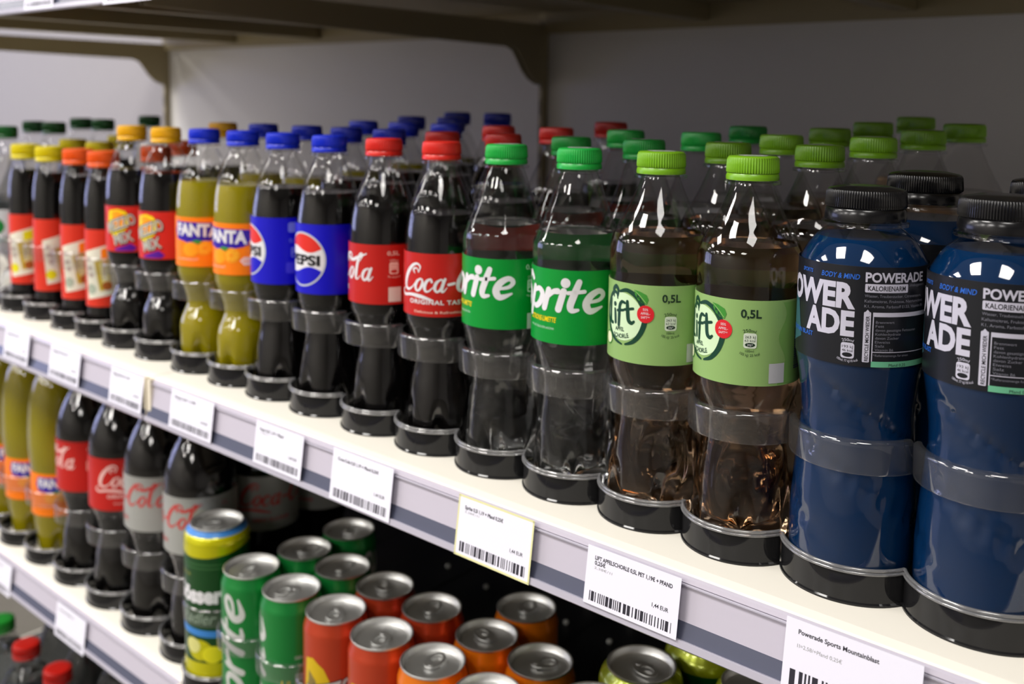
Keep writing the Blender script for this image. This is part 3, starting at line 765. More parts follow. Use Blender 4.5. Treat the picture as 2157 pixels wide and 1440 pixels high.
def rail(xa, xb, edge, h, label, hgt=0.153):
    root = empty('price_rail', P((xa+xb)/2, edge, h)); w = abs(xb-xa)*U/2-0.002
    H = hgt*U
    def prism_x(bm, prof, a, b): globals()['prism_x'](bm, [(y+z*0.13, z) for y, z in prof], a, b)
    bm = bmesh.new(); prism_x(bm, [(-0.0003, -0.0012), (-0.0022, -0.002), (-0.0026, -0.0045), (-0.0012, -0.0062), (-0.0012, -0.1*U), (-0.0003, -0.1*U)], -w, w); link('ticket_channel', bm, RAIL, root, smooth=False)
    bm = bmesh.new(); prism_x(bm, [(-0.0003, -0.1*U), (-0.0012, -0.1*U), (-0.0030, -0.137*U), (-0.0012, -0.138*U), (-0.0003, -0.138*U)], -w, w); link('reflection_strip', bm, RAIL_REFL, root, smooth=False)
    bm = bmesh.new(); prism_x(bm, [(-0.0003, -0.1382*U), (-0.0044, -0.134*U), (-0.0052, -0.134*U), (-0.0052, -H+0.001), (-0.0042, -H), (-0.0003, -H)], -w, w); link('bottom_edge', bm, RAIL_EDGE, root, smooth=False)
    bm = bmesh.new(); prism_x(bm, [(-0.0026, -0.0050), (-0.0034, -0.0053), (-0.0034, -0.0060), (-0.0026, -0.0063)], -w, w); link('top_bead', bm, RAIL_EDGE, root, smooth=False)
    for s in (-1, 1):
        bm = bmesh.new(); box(bm, s*(w-0.0025)-0.003, s*(w-0.0025)+0.003, -0.0062, -0.0002, -H, -0.001, 0.0006); link('end_cap', bm, RAIL_END, root, smooth=False)
    return tag(root, label, 'price rail', 'price rails on the shelf edges')
sec = [(X_POST[1], X_POST[0], 'right'), (X_POST[2], X_POST[1], 'left')]
for xa, xb, side in sec:
    shelf('shelf', xa, xb, E1, 1.0, f'cream steel shelf at mid height carrying half litre bottles, {side} bay')
    rail(xa, xb, E1-0.001, 1.0, f'lilac price rail on the mid shelf edge, {side} bay')
    shelf('shelf', xa, xb, E2, H2, f'cream lower shelf carrying ' + ('drink cans, right bay' if side == 'right' else 'large cola bottles, left bay'))
    rail(xa, xb, E2-0.001, H2, f'lilac price rail on the lower shelf edge, {side} bay')
    shelf('shelf', xa, xb, E3, H3, f'cream bottom shelf under the large water bottles, {side} bay')
    shelf('shelf', xa, xb, EU, HU_BOT-0.15, f'upper steel shelf above the bottles, {side} bay')
    rail(xa, xb, EU-0.001, HU_BOT-0.15, f'pale price rail on the upper shelf edge, {side} bay')
# back panels
def back(name, xa, xb, h0, h1, m, label):
    bm = bmesh.new(); w = (xb-xa)*U/2
    box(bm, -w+0.001, w-0.001, 0, 0.004, 0, (h1-h0)*U, 0.0)
    o = link(name, bm, m, smooth=False); o.location = P((xa+xb)/2, 4.03, h1); return tag(o, label, 'back panel')
back('back_panel', -3.24, 0.44, -3.6, 1.0, PANEL, 'grey steel back panel behind the bottles, right of the middle upright')
back('back_panel', -6.92, -3.24, -3.6, 1.0, PANEL, 'grey steel back panel between the two visible uprights')
back('back_panel', -12.5, -6.92, -3.6, 3.8, principled('pale_panel_steel', srgb(150, 146, 147), 0.5), 'brightly lit pale back panel at the far left')
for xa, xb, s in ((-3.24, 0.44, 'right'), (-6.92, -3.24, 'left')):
    back('back_panel', xa, xb, 1.0, 3.8, PANEL_SHADED, f'back panel painted dark for the shade below the mid shelf, {s} bay')
bm = bmesh.new(); box(bm, -6.9*U, 0.43*U, (E3+0.05)*U, 4.028*U, 0, 0.0004)  # added mat, darkens what shows through the large water bottles
o = link('shelf_mat', bm, principled('darkening_mat', srgb(70, 72, 70), 0.6), smooth=False); o.location = (0, 0, ZC-H3*U+0.0001); tag(o, 'dark grey mat added to darken the bottom shelf under the large water bottles', 'shelf mat')
# uprights and brackets
for i, xp in enumerate(X_POST[:3]):
    bm = bmesh.new()
    box(bm, -0.0035, 0.0035, -0.012, 0.0, 0.02, 2.3, 0.0008)
    o = link('upright_post', bm, BRACKET, smooth=False); o.location = (xp*U, YB, 0)
    # slots
    bm = bmesh.new()
    for k in range(60):
        box(bm, -0.0012, 0.0012, -0.0126, -0.0119, 0.05+k*0.037, 0.072+k*0.037)
    link('slots', bm, principled('slot_black', (0.01, 0.01, 0.01), 0.8), o, smooth=False)['kind'] = 'stuff'
    tag(o, ('slotted cream upright beyond the right edge', 'slotted cream upright at the middle of the back wall', 'slotted cream upright at the left, beside the bright panel')[i], 'upright')
    for side in (1, -1):
        if i == 0 and side == 1: continue
        if i == 2 and side == -1: continue
        bm = bmesh.new()
        ox = 0.0045*side
        # outline in (y, z) relative to the post foot of the bracket, z up; y towards the aisle is negative
        out = [(-0.003, 0.110), (-0.58, 0.110), (-0.60, 0.100), (-0.60, 0.0885), (-0.47, 0.0845), (-0.25, 0.0800), (-0.073, 0.0770), (-0.060, 0.0720), (-0.050, 0.060), (-0.040, 0.046), (-0.026, 0.034), (-0.012, 0.028), (-0.003, 0.027)]
        a = [bm.verts.new((ox-0.001, y, z)) for y, z in out]; b = [bm.verts.new((ox+0.001, y, z)) for y, z in out]
        bm.faces.new(a[::-1]); bm.faces.new(b)
        for k in range(len(out)): bm.faces.new((a[k], a[(k+1) % len(out)], b[(k+1) % len(out)], b[k]))
        bo = link('shelf_bracket', bm, BRACKET, smooth=False); bo.location = (xp*U, YB-0.009, ZC-0.002)
        sd = {(0, -1): 'far right, outside the frame', (1, 1): 'right face of the middle upright', (1, -1): 'left face of the middle upright', (2, 1): 'left upright near the bright panel'}[(i, side)]
        tag(bo, 'tapered steel bracket under the upper shelf on the '+sd, 'shelf bracket', 'upper shelf brackets')
# ------------------------------------------------------------------ price tags
def price_tag(x0, x1, edge, ztop, zbot, label, art, border=None, tilt=7.4, yoff=0.0):
    kf = 1-(0.0082+yoff)/(edge*U); x0, x1, ztop, zbot = x0*kf, x1*kf, ztop*kf, zbot*kf
    w = (x1-x0)*U; h = (ztop-zbot)*U
    bm = bmesh.new(); slots = [PAPER]
    n = 8
    prof = [(x, 0.0) for x in range(n+1)]
    box(bm, 0, w, -0.0003, 0, -h, 0)
    def mp(x, y, layer): return (x*0.001, -0.0003-0.00006*layer, y*0.001)
    if border:
        a = Art(); W_, H_ = w*1000, h*1000
        for r_ in ((-.5, -H_-.5, W_+.5, -H_+1.0), (-.5, -1.0, W_+.5, .5), (-.5, -H_, .9, 0), (W_-.9, -H_, W_+.5, 0)): a.rect(*r_, border, 1)
        a.build(bm, mp, slots, flat=True)
    if art: art(w*1000, h*1000).build(bm, mp, slots, flat=True)
    o = link('price_tag', bm, slots, smooth=False)
    o.location = P(x0, edge, 0)+Vector((0, -0.0060-yoff, ztop*U)); o.rotation_euler = (math.radians(-tilt), 0, 0)
    return tag(o, label, 'price tag', 'white price tags on the shelf rails')
def tag_art(lines, price, seed, sub=None):
    def f(w, h):
        a = Art(); dk = DKTEXT
        y = -h*0.16
        for t, frac in lines: a.text(t, w*0.09, y-1.9, 2.5, dk, 1, width=w*frac, bold=.03); y -= 3.1
        if sub: a.text(sub, w*0.09, y-1.4, 1.5, GREYI, 1, width=w*0.2)
        if price: a.text(price, w*0.9, -h*0.62, 2.5, dk, 1, width=w*0.17, anchor='r', bold=.015)
        barcode(a, w*0.06, w*0.94, -h*0.93, -h*0.76, dk, 1, seed)
        return a
    return f
def tag9(w, h):
    a = Art()
    a.text('Powerade Sports Mountainblast', w*.1, -h*.19, 2.5, DKTEXT, 1, width=w*.60, bold=.025)
    a.text('1l=2,58/+Pfand 0,25€', w*.1, -h*.38, 2.1, GREYI, 1, width=w*.34)
    barcode(a, w*.06, w*.62, -h*.93, -h*.70, DKTEXT, 1, 9, n=16)
    return a
tops = -1.019; bots = -1.153
TAGS = [(-4.494, -4.252, 'Schwip Schwap 0,5l', 1, 'price tag farthest left on the mid shelf rail, under the yellow capped bottles'),
        (-4.054, -3.794, 'Schwip Schwap 0,5l', 2, 'price tag under the orange capped slim bottles on the mid shelf rail'),
        (-3.549, -3.310, 'Mezzo Mix 0,5l 1,19€', 3, 'price tag just left of the rail joint, under the cola mix bottles'),
        (-3.118, -2.854, 'Fanta 0,5l 1,19€', 4, 'price tag just right of the rail joint, under the orange soda'),
        (-2.612, -2.369, 'Pepsi 0,5l 1,19 + Pfand', 5, 'price tag on the mid shelf rail below the blue-label cola bottles')]
for x0, x1, t, sd, lb in TAGS:
    price_tag(x0, x1, E1, tops, bots, 'white '+lb, tag_art([(t, .5)], '1,44 EUR', sd, '2,38€/1l'))
price_tag(-2.228, -1.969, E1, -1.016, -1.165, 'white price tag on the mid shelf rail below the red-label cola bottles', tag_art([('Coca-Cola 0,5l 1,19 + Pfand 0,25€', .68)], '1,44 EUR', 6))
price_tag(-1.716, -1.466, E1, -1.017, -1.170, 'white price tag with a pale yellow border below the green-label soda bottles', tag_art([('Sprite 0,5l 1,19 + Pfand 0,25€', .52)], '1,44 EUR', 7, '2,38€/1l'), border=ink('tag_yellow', srgb(226, 224, 170)))
price_tag(-1.302, -1.052, E1, -1.022, -1.156, 'white price tag reading apple spritzer, below the pale green label bottles', tag_art([('LIFT APFELSCHORLE 0,5L PET 1,19€ + PFAND', .83), ('0,25€', .12)], '1,44 EUR', 8, '2,38€/1l'), yoff=0.0006)
price_tag(-0.809, -0.541, E1, -1.017, -1.158, 'large white price tag below the blue sports drinks at the right end', tag9, yoff=0.0006)
price_tag(-4.323, -4.050, E2, -H2-0.055, -H2-0.205, 'white price tag on the lower rail in front of the large red-label cola', tag_art([('Coca-Cola 1l', .5)], '', 11), yoff=0.0)
price_tag(-5.06, -4.800, E2, -H2-0.055, -H2-0.205, 'white price tag on the lower rail at the left edge of the view', tag_art([('Fanta 1l', .5)], '', 12), yoff=0.0)
price_tag(-4.063, -3.815, EU, 0.46, 0.335, 'white price tag on the upper rail at the top left corner', tag_art([('Saft 1l', .5)], '', 13))
price_tag(-3.42, -3.09, EU, 0.46, 0.322, 'white price tag on the upper rail beside its joint, top left', tag_art([('Saft 1l', .5)], '', 14), yoff=0.0006)
# ------------------------------------------------------------------ bottle stops and tracks
def make_stop(r=0.136, half=0.1235, hoop_r=0.130, hoop=(0.268, 0.338), cup=0.078, yc=0.0, name='bottle_stop'):
    root = empty(name, (0, 0, -50)); al = math.asin(half/r)
    bm = bmesh.new()
    lathe(bm, [(a*U, b*U) for a, b in [(r+0.003, 0.0), (r+0.003, 0.004), (r, 0.007), (r, cup-0.014), (r-0.006, cup-0.014), (r-0.006, 0.0)]], 40, a0=-al, a1=al)
    link('cup_wall', bm, SMOKE, root)
    bm = bmesh.new()
    lathe(bm, [(a*U, b*U) for a, b in [(r+0.001, cup-0.0135)]+[(r+0.001+0.0035*math.sin(t*PI/6), cup-0.0135+0.0035*(1-math.cos(t*PI/6))) for t in range(1, 6)]+[(r+0.0005, cup-0.0065)]+[(r-0.001+0.0035*math.cos(t*PI/8), cup-0.003+0.0035*math.sin(t*PI/8)) for t in range(-3, 9)]+[(r-0.007, cup-0.012)]], 40, a0=-al, a1=al)
    link('cup_rim', bm, RIM, root)
    al2 = math.asin(min(half/hoop_r, 0.98))
    bm = bmesh.new()
    lathe(bm, [(a*U, b*U) for a, b in [(hoop_r-0.004, hoop[0]+0.001), (hoop_r-0.001, hoop[0]), (hoop_r, hoop[0]+0.004), (hoop_r+0.001, hoop[1]-0.014)]+[(hoop_r-0.010+0.011*math.cos(t*PI/16), hoop[1]-0.011+0.011*math.sin(t*PI/16)) for t in range(1, 8)]+[(hoop_r-0.014, hoop[1]-0.001)]], 40, a0=-al2, a1=al2)
    link('clear_hoop', bm, HOOP, root)
    # sloping roller track behind
    bm = bmesh.new(); L = 1.85*U; wd = (half-(0.008 if name == 'bottle_stop' else 0.001))*U; s = SLOPE if name == 'bottle_stop' else 0.0
    vs_ = []
    for (y, z) in ((-0.02*U, 0.008*U), (L, 0.008*U+s*L)):
        for x in (-wd, wd): vs_.append(bm.verts.new((x, y, z))); vs_.append(bm.verts.new((x, y, 0.0006)))
    a, a_, b, b_, c_, c2, d, d2 = vs_
    for f in ((a, b, d, c_), (a_, c2, d2, b_), (a, a_, b_, b), (c_, d, d2, c2), (a, c_, c2, a_), (b, b_, d2, d)): bm.faces.new(f)
    link('track', bm, TRACK if name == 'bottle_stop' else TRACKD, root, smooth=False)
    if name == 'can_stop':
        bm = bmesh.new()
        for yk, rk in ((1.345, 0.0060), (1.40, 0.0026), (1.15, 0.003)):
            q = bmesh.ops.create_uvsphere(bm, u_segments=14, v_segments=8, radius=rk)
            for v in q['verts']: v.co += Vector(((0.03*U if rk < 0.004 else 0), yk*U, 0.010*U+rk*0.7))
        link('track_knob', bm, principled('knob_pale', srgb(190, 190, 184), 0.4), root)
    return root
FRONT = [(-0.507, 'pow', -14), (-0.771, 'pow', 0), (-1.029, 'lift', 0), (-1.268, 'lift', 12), (-1.512, 'sprite', 0), (-1.759, 'sprite', -23), (-2.006, 'coke', 0), (-2.252, 'coke', -122),
         (-2.512, 'pepsi', -52), (-2.758, 'pepsi', -78), (-2.990, 'fanta', -40), (-3.235, 'fanta', -18), (-3.501, 'mezzo', -30), (-3.760, 'mezzo', -18),
         (-4.000, 'slim_orange', -8), (-4.223, 'slim_orange', 0), (-4.490, 'slim_yellow', 30), (-4.745, 'slim_yellow', -10), (-4.965, 'water', -40), (-5.21, 'water', -40)]
stop0 = None
edges_x = [f[0] for f in FRONT]
for i, (x, kind, t) in enumerate(FRONT):
    if stop0 is None: o = stop0 = make_stop()
    else: o = copy_tree(stop0)
    # the two wide lanes of the sports drinks use a slightly wider stop
    o.location = P(x, 2.030, 1.0-0.0002); sc_ = 1.07 if kind == 'pow' else (0.94 if kind.startswith(('slim', 'water')) else 1.0)
    o.scale = (sc_, 1, 1)
    what = {'pow': 'blue sports drink', 'lift': 'apple spritzer', 'sprite': 'green-label soda', 'coke': 'red-label cola', 'pepsi': 'blue-label cola', 'fanta': 'orange soda', 'mezzo': 'yellow-capped cola mix', 'slim_orange': 'orange-capped slim bottle', 'slim_yellow': 'yellow-capped slim bottle', 'water': 'green-capped water'}[kind]
    sidew = 'left' if i+1 >= len(FRONT) or FRONT[i+1][1] != kind else 'right'
    tag(o, f'smoked plastic cup and clear hoop holding the {sidew} {what} lane', 'bottle stop', 'bottle stops along the mid shelf front')
# ------------------------------------------------------------------ bottles on the mid shelf
DESC = {
 'pow': ('sports drink bottle', 'blue sports drink with black label and wide black cap', 'black and blue sports drink bottles'),
 'lift': ('apple spritzer bottle', 'amber apple spritzer with pale green label and lime cap', 'apple spritzer bottles with lime caps'),
 'sprite': ('soda bottle', 'clear soda bottle with green label and green cap', 'clear soda bottles with green caps'),
 'coke': ('cola bottle', 'cola bottle with red script label and red cap', 'red capped cola bottles'),
 'pepsi': ('cola bottle', 'cola bottle with blue label and blue cap', 'blue capped cola bottles'),
 'fanta': ('orange soda bottle', 'yellow orange-soda bottle with orange label and blue cap', 'orange soda bottles with blue caps'),
 'mezzo': ('cola mix bottle', 'dark cola mix bottle with red label and amber cap', 'cola mix bottles with amber caps'),
 'slim_orange': ('slim bottle', 'slim dark bottle with tall red label and orange cap', 'slim bottles with orange caps'),
 'slim_yellow': ('slim bottle', 'slim dark bottle with tall red label and yellow cap', 'slim bottles with yellow caps'),
 'water': ('water bottle', 'clear bottle with dark green cap', 'water bottles with dark green caps'),
}
CATS = {k: ('water bottle' if k == 'water' else 'drink bottle') for k in DESC}
# which of its lane pair, told by what stands beside it
for i, (x, kind, t) in enumerate(FRONT):
    left = i+1 >= len(FRONT) or FRONT[i+1][1] != kind
    beside = {('pow', False): 'front row, rightmost', ('pow', True): 'front row, beside the apple spritzer', ('lift', False): 'front row, beside the sports drink', ('lift', True): 'front row, beside the clear soda',
              ('sprite', False): 'front row, beside the spritzer', ('sprite', True): 'front row, beside the red-label cola', ('coke', False): 'front row, beside clear soda', ('coke', True): 'front row, beside the blue-label cola',
              ('pepsi', False): 'front row, beside red-label cola', ('pepsi', True): 'front row, beside the orange soda', ('fanta', False): 'front, beside blue cola', ('fanta', True): 'front, beside amber-capped mix',
              ('mezzo', False): 'front, beside orange soda', ('mezzo', True): 'front, beside slim bottles', ('slim_orange', False): 'front, beside cola mix', ('slim_orange', True): 'front, beside yellow caps',
              ('slim_yellow', False): 'front, beside orange caps', ('slim_yellow', True): 'front, beside water', ('water', False): 'front, beside slim bottles', ('water', True): 'front, farthest left'}[(kind, left)]
    place(kind, x, 2.022, 1.0, f'{DESC[kind][1]}, {beside}', CATS[kind], DESC[kind][2], t)
REAR = [('pow', -0.745, 2.30, 2, 'left'), ('pow', -0.485, 2.30, 2, 'right'),
 ('lift', -1.228, 2.275, 2, 'left'), ('lift', -1.200, 2.52, 3, 'left'), ('lift', -1.166, 2.76, 4, 'left'), ('lift', -1.133, 3.00, 5, 'left'), ('lift', -1.087, 3.24, 6, 'left'),
 ('lift', -0.995, 2.30, 2, 'right'), ('lift', -0.956, 2.54, 3, 'right'), ('lift', -0.911, 2.78, 4, 'right'), ('lift', -0.875, 3.02, 5, 'right'),
 ('sprite', -1.728, 2.27, 2, 'left'), ('sprite', -1.71, 2.52, 3, 'left'), ('sprite', -1.486, 2.28, 2, 'right'), ('sprite', -1.454, 2.53, 3, 'right'), ('sprite', -1.430, 2.77, 4, 'right'),
 ('coke', -2.249, 2.27, 2, 'left'), ('coke', -2.229, 2.52, 3, 'left'), ('coke', -1.997, 2.28, 2, 'right'), ('coke', -1.987, 2.53, 3, 'right'), ('coke', -1.948, 2.78, 4, 'right'),
 ('pepsi', -2.502, 2.27, 2, 'right'), ('pepsi', -2.478, 2.52, 3, 'right'), ('pepsi', -2.726, 2.27, 2, 'left'), ('pepsi', -2.700, 2.52, 3, 'left'), ('pepsi', -2.698, 2.77, 4, 'left'), ('pepsi', -2.679, 3.02, 5, 'left'),
 ('fanta', -2.950, 2.27, 2, 'right'), ('fanta', -2.925, 2.52, 3, 'right'), ('fanta', -2.92, 2.77, 4, 'right'), ('fanta', -2.905, 3.02, 5, 'right'), ('fanta', -3.220, 2.27, 2, 'left'),
 ('mezzo', -3.495, 2.27, 2, 'right'),
 ('slim_orange', -3.98, 2.25, 2, 'right'), ('slim_orange', -4.12, 2.46, 3, 'left'),
 ('slim_yellow', -4.79, 2.27, 2, 'left'), ('slim_yellow', -4.48, 2.25, 2, 'right'), ('slim_yellow', -4.76, 2.50, 3, 'left'),
 ('water', -4.99, 2.27, 2, 'right'), ('water', -4.94, 2.50, 3, 'right'), ('water', -4.925, 2.75, 4, 'right'), ('water', -5.217, 2.27, 2, 'left'), ('water', -5.18, 2.50, 3, 'left')]
ORD = {2: 'second', 3: 'third', 4: 'fourth', 5: 'fifth', 6: 'sixth'}
SHORT = {'pow': 'black-capped sports drink', 'lift': 'lime-capped apple spritzer', 'sprite': 'green-capped clear soda', 'coke': 'red-capped cola', 'pepsi': 'blue-capped dark cola', 'fanta': 'blue-capped orange soda',
         'mezzo': 'amber-capped cola mix', 'slim_orange': 'slim orange-capped bottle', 'slim_yellow': 'slim yellow-capped bottle', 'water': 'dark green-capped water bottle'}
for kind, x, y, n, side in REAR:
    place(kind, x, y, 1.0, f'{SHORT[kind]}, {ORD[n]} from the front in the {side} lane of its kind', CATS[kind], DESC[kind][2], random.uniform(-170, 170))
# ------------------------------------------------------------------ lower shelf: large bottles
LOW = [(-3.452, 'big_zero', -80, 'right'), (-3.765, 'big_zero', -80, 'left'), (-4.075, 'big_coke', 22, 'right'), (-4.385, 'big_coke', -118, 'left'), (-4.690, 'big_fanta', -10, 'right'), (-4.985, 'big_fanta', -10, 'left'), (-5.29, 'big_fanta', 20, 'far')]
stopb = None
for x, kind, t, side in LOW:
    if stopb is None: o = stopb = make_stop(r=0.165, half=0.154, hoop_r=0.158, hoop=(0.275, 0.350), cup=0.078, name='large_bottle_stop')
    else: o = copy_tree(stopb)
    o.location = P(x, 2.118, H2-0.0002)
    nm = {'big_zero': 'large grey-label cola', 'big_coke': 'large red-label cola', 'big_fanta': 'large orange soda'}[kind]
    tag(o, f'smoked cup and hoop at the {side} {nm} lane, lower shelf', 'bottle stop', 'bottle stops along the lower shelf')
    place(kind, x, 2.118, H2, f'{nm} bottle, front of the {side} lane on the lower shelf', 'drink bottle', 'large bottles on the lower shelf', t, dz=0.0)
    for k, yy in enumerate((2.42, 2.715)):
        if kind == 'big_zero' or k == 0:
            place(kind, x, yy, H2, f'{nm} bottle, {ORD[k+2]} back in the {side} lane on the lower shelf', 'drink bottle', 'large bottles on the lower shelf', random.uniform(-60, 60), dz=0.0)
# ------------------------------------------------------------------ cans
CYEL_ = principled('can_yellow', srgb(214, 208, 0), 0.25, metal=0.4, coat=0.4); CBLUE_ = ink('can_sky_blue', srgb(60, 130, 205))
def make_can(name, r, H, base, artf, shoulder=None, lid_r=0.0985, yellow_foot=None):
    root = empty(name, (0, 0, -50)); slots = [base]
    bm = bmesh.new()
    zc = H-0.055
    prof = [(0.02, 0.008), (r*0.72, 0.004), (r*0.80, 0.0), (r*0.86, 0.006), (r, 0.05), (r, 0.06), (r, zc), (r*0.995, zc+0.008), (r*0.968, zc+0.018), (r*0.93, zc+0.030), (lid_r*0.985, H-0.012), (lid_r*0.97, H-0.006)]
    lathe(bm, [(a*U, b*U) for a, b in prof], 56)
    if shoulder:
        slots.append(shoulder)
        for f in bm.faces:
            if f.calc_center_median().z > (zc+(0.001 if shoulder == CBLUE_ else -0.035))*U or (yellow_foot and f.calc_center_median().z < 0.05*U): f.material_index = 1
        if shoulder == CBLUE_:
            slots.append(CYEL_)
            for f in bm.faces:
                if zc*U < f.calc_center_median().z < (zc+0.0265)*U: f.material_index = 2
    if artf:
        rr = r*U
        def mp(x, y, layer):
            R_ = rr+0.00006+0.00006*layer; th = x*0.001/rr
            return (R_*math.sin(th), -R_*math.cos(th), (zc-0.0)*U+y*0.001)
        artf().build(bm, mp, slots)
    link('can_body', bm, slots, root)
    bm = bmesh.new()
    q = [(lid_r*0.955, H-0.008), (lid_r, H-0.006), (lid_r*1.005, H-0.001), (lid_r*0.985, H), (lid_r*0.945, H-0.002), (lid_r*0.90, H-0.020), (lid_r*0.86, H-0.024), (lid_r*0.82, H-0.018), (lid_r*0.60, H-0.017), (0.002, H-0.017)]
    lathe(bm, [(a*U, b*U) for a, b in q], 56, cap1=True)
    lid = link('lid', bm, ALU, root)
    # pour score panel and pull tab
    bm = bmesh.new()
    a = Art(); a.ring(0, 9.5, 9.5, 8.0, 0.9, ALU, 1)
    a.build(bm, lambda x, y, l: (x*0.001, y*0.001, (H-0.0155)*U), [ALU], flat=True)
    link('pour_panel', bm, ALU, lid)
    bm = bmesh.new()
    n = 28; zt = (H-0.011)*U; outer, inner = [], []
    for k in range(n):
        t = 2*PI*k/n; ex = 0.0078*math.cos(t); ey = 0.0120*math.sin(t)-0.004
        for lst, s in ((outer, 1.0), (inner, 0.58)):
            yy = ey if s == 1 else -0.004+0.012*math.sin(t)*0.50-0.0030
            lst.append((bm.verts.new((ex*s, yy, zt+0.0008)), bm.verts.new((ex*s, yy, zt))))
    for k in range(n):
        j = (k+1) % n
        bm.faces.new((outer[k][0], outer[j][0], inner[j][0], inner[k][0])); bm.faces.new((outer[k][1], inner[k][1], inner[j][1], outer[j][1]))
        bm.faces.new((outer[k][1], outer[j][1], outer[j][0], outer[k][0])); bm.faces.new((inner[k][0], inner[j][0], inner[j][1], inner[k][1]))
    r_ = bmesh.ops.create_cone(bm, cap_ends=True, segments=14, radius1=0.0028, radius2=0.0022, depth=0.0022)
    for v in r_['verts']: v.co += Vector((0, 0.0035, zt))
    link('pull_tab', bm, ALU, lid)
    return root
CGREEN = principled('can_green', srgb(20, 132, 56), 0.3, metal=0.35, coat=0.3); CRED = principled('can_red_orange', srgb(188, 62, 30), 0.3, metal=0.35, coat=0.3)
CORNG = principled('can_orange', srgb(232, 120, 10), 0.3, metal=0.35, coat=0.3); CDG = principled('can_dark_green', srgb(14, 72, 26), 0.32, metal=0.3, coat=0.3)
CYEL = principled('can_yellow', srgb(214, 208, 0), 0.25, metal=0.4, coat=0.4); CLIME = principled('can_lime', srgb(150, 160, 20), 0.25, metal=0.4, coat=0.4)
CBLUE = CBLUE_; SILVT = ink('silver_text', srgb(196, 198, 194))
def art_can_sprite():
    a = Art()
    t = Art(); soda_word(t, 0, 0, 18.5, SILVT, 2, 1.40)
    for f, mi, l in t.items: a.add([[(8-py, -136+px) for px, py in q] for q in f], SILVT, 2)
    a.rect(28, -124, 29.2, -60, YEL, 2)
    a.text('250ml', 40, -40, 3, SILVT, 2, width=10); icon(a, 45, -60, 9, 12, SILVT, DGREEN, 2)
    a.text('ZITRONE-LIMETTE', 36, -120, 3, YEL, 2, width=60, rot=90)
    return a
def art_can_mezzo():
    a = Art(); am = ink('mango', srgb(206, 172, 20))
    a.poly([(-24, -20), (-15, -18), (-4, -26), (4, -42), (1, -66), (-16, -70), (-26, -46)], am, 2)
    a.poly([(-20, -30), (-12, -38), (-8, -56), (-14, -64), (-22, -52)], ink('mango_shade', srgb(130, 112, 60)), 3)
    for t, y, w_ in (('MEZZO', -56, 46), ('MIX', -76, 30)):
        a.text(t, -20, y-0.6, 13, BLACK, 3, width=w_+1, bold=.07, rot=14); a.text(t, -20, y, 12, SILVT, 4, width=w_, bold=.04, rot=14)
    return a
def art_can_fanta():
    a = Art()
    a.poly([(-24, -40), (-20, -26), (22, -28), (26, -40), (14, -54), (-12, -54)], FBL, 2)
    a.text('FANTA', 0, -46, 13, WHITE, 3, width=42, bold=.05, anchor='c')
    a.ellipse(-6, -72, 12, 11, ORNG, 2); a.rrect(20, -20, 40, -9, 2, ink('can_blue_patch', srgb(90, 80, 150)), 2)
    return a
def art_can_radler():
    a = Art()
    for i in range(2): a.rect(-60, -19-i*4, 60, -18-i*4, ink('green_line', srgb(60, 110, 60)), 2)
    a.rect(-103, -5, 103, 0, CYEL, 3); a.poly([(-60, -5), (60, -5), (40, -9), (20, -11.5), (0, -12), (-20, -10), (-45, -7)], CYEL, 3)
    a.rect(-103, -146, 103, -121, CYEL, 3)
    a.text('NATUR', -18, -32, 3.4, ink('gold', srgb(150, 150, 70)), 2, width=18)
    a.text('Gösser', 4, -58, 17, WHITE, 2, width=62, bold=.05, anchor='c')
    a.text('Radler', 6, -80, 12, ink('pale_green_script', srgb(150, 176, 150)), 2, width=40, bold=.01, shear=.3, anchor='c')
    a.poly([(-40, -84), (40, -88), (40, -95), (-40, -91)], CBLUE, 2)
    a.ellipse(10, -108, 14, 11, CYEL, 3); a.ellipse(24, -112, 11, 9, ink('lemon', srgb(222, 214, 30)), 4); a.ellipse(2, -104, 9, 8, ink('lemon_flesh', srgb(214, 210, 130)), 4)
    return a
HC = H2-1.668-0.006
CANP = {}
def can(kind, x, y, label, turn=0, dz=0.0):
    if kind not in CANP:
        if kind == 'radler': CANP[kind] = make_can('beer_mix_can', 0.121, H2-1.587-0.006, CDG, art_can_radler, CBLUE)
        elif kind == 'lime': CANP[kind] = make_can('lime_can', 0.121, H2-1.587-0.006, CDG, None, CLIME)
        else: CANP[kind] = make_can({'green': 'soda_can', 'red': 'cola_mix_can', 'orange': 'orange_soda_can'}[kind], 0.1065, HC, {'green': CGREEN, 'red': CRED, 'orange': CORNG}[kind], {'green': art_can_sprite, 'red': art_can_mezzo, 'orange': art_can_fanta}[kind])
        o = CANP[kind]
    else: o = copy_tree(CANP[kind])
    o.location = P(x, y, H2-0.006-dz); o.rotation_euler = (0, 0, math.atan2(-x, y)+math.radians(turn))
    return tag(o, label, 'drink can', 'drink cans on the lower shelf')
can('radler', -3.185, 2.022, 'tall dark green and yellow lemon beer can with blue stripe', -52)
can('green', -2.917, 1.99, 'green soda can with upright white lettering, beside the yellow and green can', -34)
can('green', -2.682, 1.99, 'green soda can in the front row beside the red-orange cans', -75)
can('red', -2.457, 2.0, 'red-orange can in the front row beside the green cans', -14)
can('red', -2.232, 2.0, 'red-orange can in the front row beside the orange cans', -14)
can('orange', -2.005, 2.0, 'orange can in the front row beside the red-orange cans', 150)
can('orange', -1.775, 1.99, 'silver-lidded can cut by the bottom frame edge in front of the orange cans', 60)
can('green', -2.890, 2.205, 'green can second back, behind the one with upright lettering', 100)
can('green', -2.675, 2.208, 'green can second back, behind the front one beside the red-orange cans', 140)
can('green', -2.900, 2.425, 'green can farthest back, third in the left green lane', 60)
can('red', -2.456, 2.215, 'red-orange can second back in its left lane', 200)
can('red', -2.232, 2.220, 'red-orange can second back in its right lane', 160)
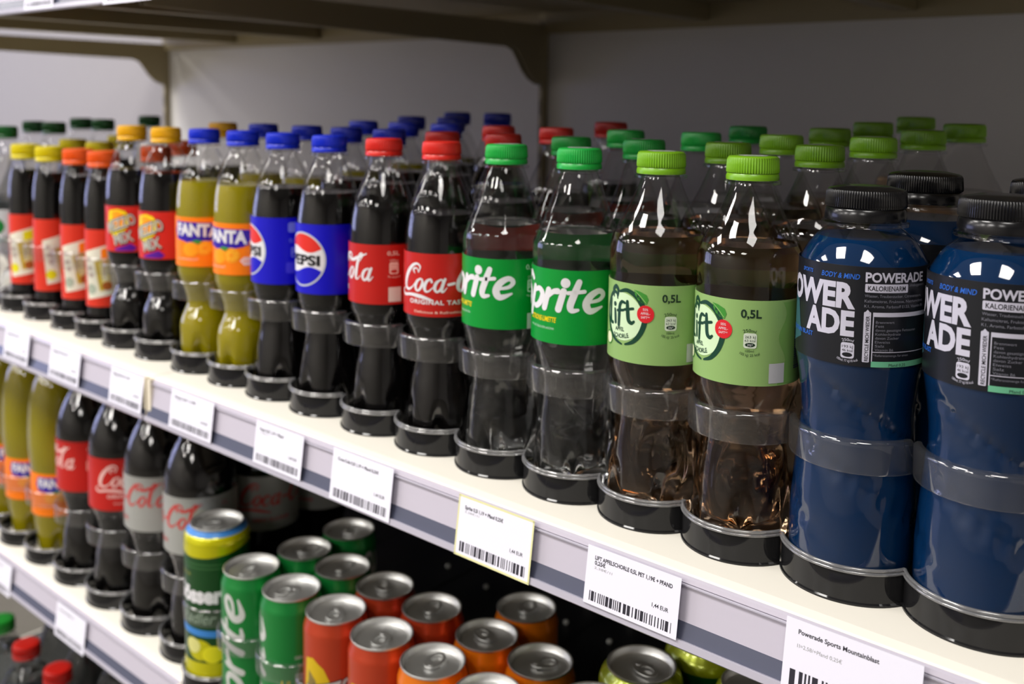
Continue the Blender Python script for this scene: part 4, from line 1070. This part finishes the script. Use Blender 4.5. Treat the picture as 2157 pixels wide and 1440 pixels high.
can('orange', -1.982, 2.216, 'orange can with a purple patch, second back behind the front orange can', -150)
can('orange', -1.765, 2.216, 'orange can at the right of the orange cans', 100)
can('orange', -2.000, 2.432, 'orange can farthest back, third in its lane', 160)
can('lime', -1.455, 2.29, 'lime-shouldered can standing alone right of the orange cans', 40)
can('lime', -1.385, 2.535, 'lime and dark green can partly behind the shelf rail', 80)
can('lime', -1.160, 2.42, 'lime can at far right, mostly hidden by the shelf rail', 10)
can('lime', -1.450, 2.045, 'lime can at bottom edge, in front of the solitary lime can', 10)
can('lime', -1.205, 2.045+0.1, 'lime can at bottom edge, rightmost of the front lime cans', 10)
bm = bmesh.new(); box(bm, -3.235*U, 0.43*U, 2.06*U, 3.99*U, 0, 0.0004)
o = link('shelf_mat', bm, TRACKD, smooth=False); o.location = (0, 0, ZC-H2*U+0.0001); tag(o, 'black mat lying on the lower shelf under the can tracks', 'shelf mat')
stopc = None
for x, nm in ((-3.185, 'yellow and green can'), (-2.917, 'lettered green can'), (-2.682, 'right green can'), (-2.457, 'left red-orange can'), (-2.232, 'right red-orange can'), (-2.005, 'front orange can'), (-1.775, 'bottom edge can'), (-1.535, 'empty lane right of the orange cans'), (-1.30, 'left lime can'), (-1.065, 'right lime can'), (-0.83, 'empty lane under the sports drinks'), (-0.595, 'empty rightmost lane')):
    if stopc is None: o = stopc = make_stop(r=0.124, half=0.1125, hoop_r=0.120, hoop=(0.27, 0.335), cup=0.078, name='can_stop')
    else: o = copy_tree(stopc)
    o.location = P(x, 1.995 if nm != 'yellow and green can' else 2.022, H2-0.0002)
    if nm == 'yellow and green can': o.scale = (1.08, 1.06, 1)
    tag(o, f'smoked cup and clear hoop in front of the {nm}', 'can stop', 'can stops along the lower shelf')
# ------------------------------------------------------------------ bottom shelf: large water bottles
k = 0
WB = [(-4.735, 1.95, 'red', 'left red-capped large water bottle at the bottom left corner'), (-4.415, 1.955, 'red', 'right red-capped large water bottle at the bottom left corner'),
      (-5.06, 1.965, 'green', 'green-capped large water bottle at the left edge'), (-4.095, 1.96, 'red', 'large water bottle under the lower rail, right of the red caps'),
      (-4.735, 2.27, 'red', 'large water bottle behind the left red-capped one'), (-4.415, 2.275, 'red', 'large water bottle behind the right red-capped one'),
      (-5.06, 2.285, 'green', 'large water bottle behind the green-capped one'), (-3.775, 1.96, 'red', 'large water bottle nearest the cans, hidden under the lower rail')]
for x, y, c_, lb in WB:
    place('large_water_'+c_, x, y, H3, lb, 'water bottle', 'large water bottles on the bottom shelf', 0, dz=0.0)
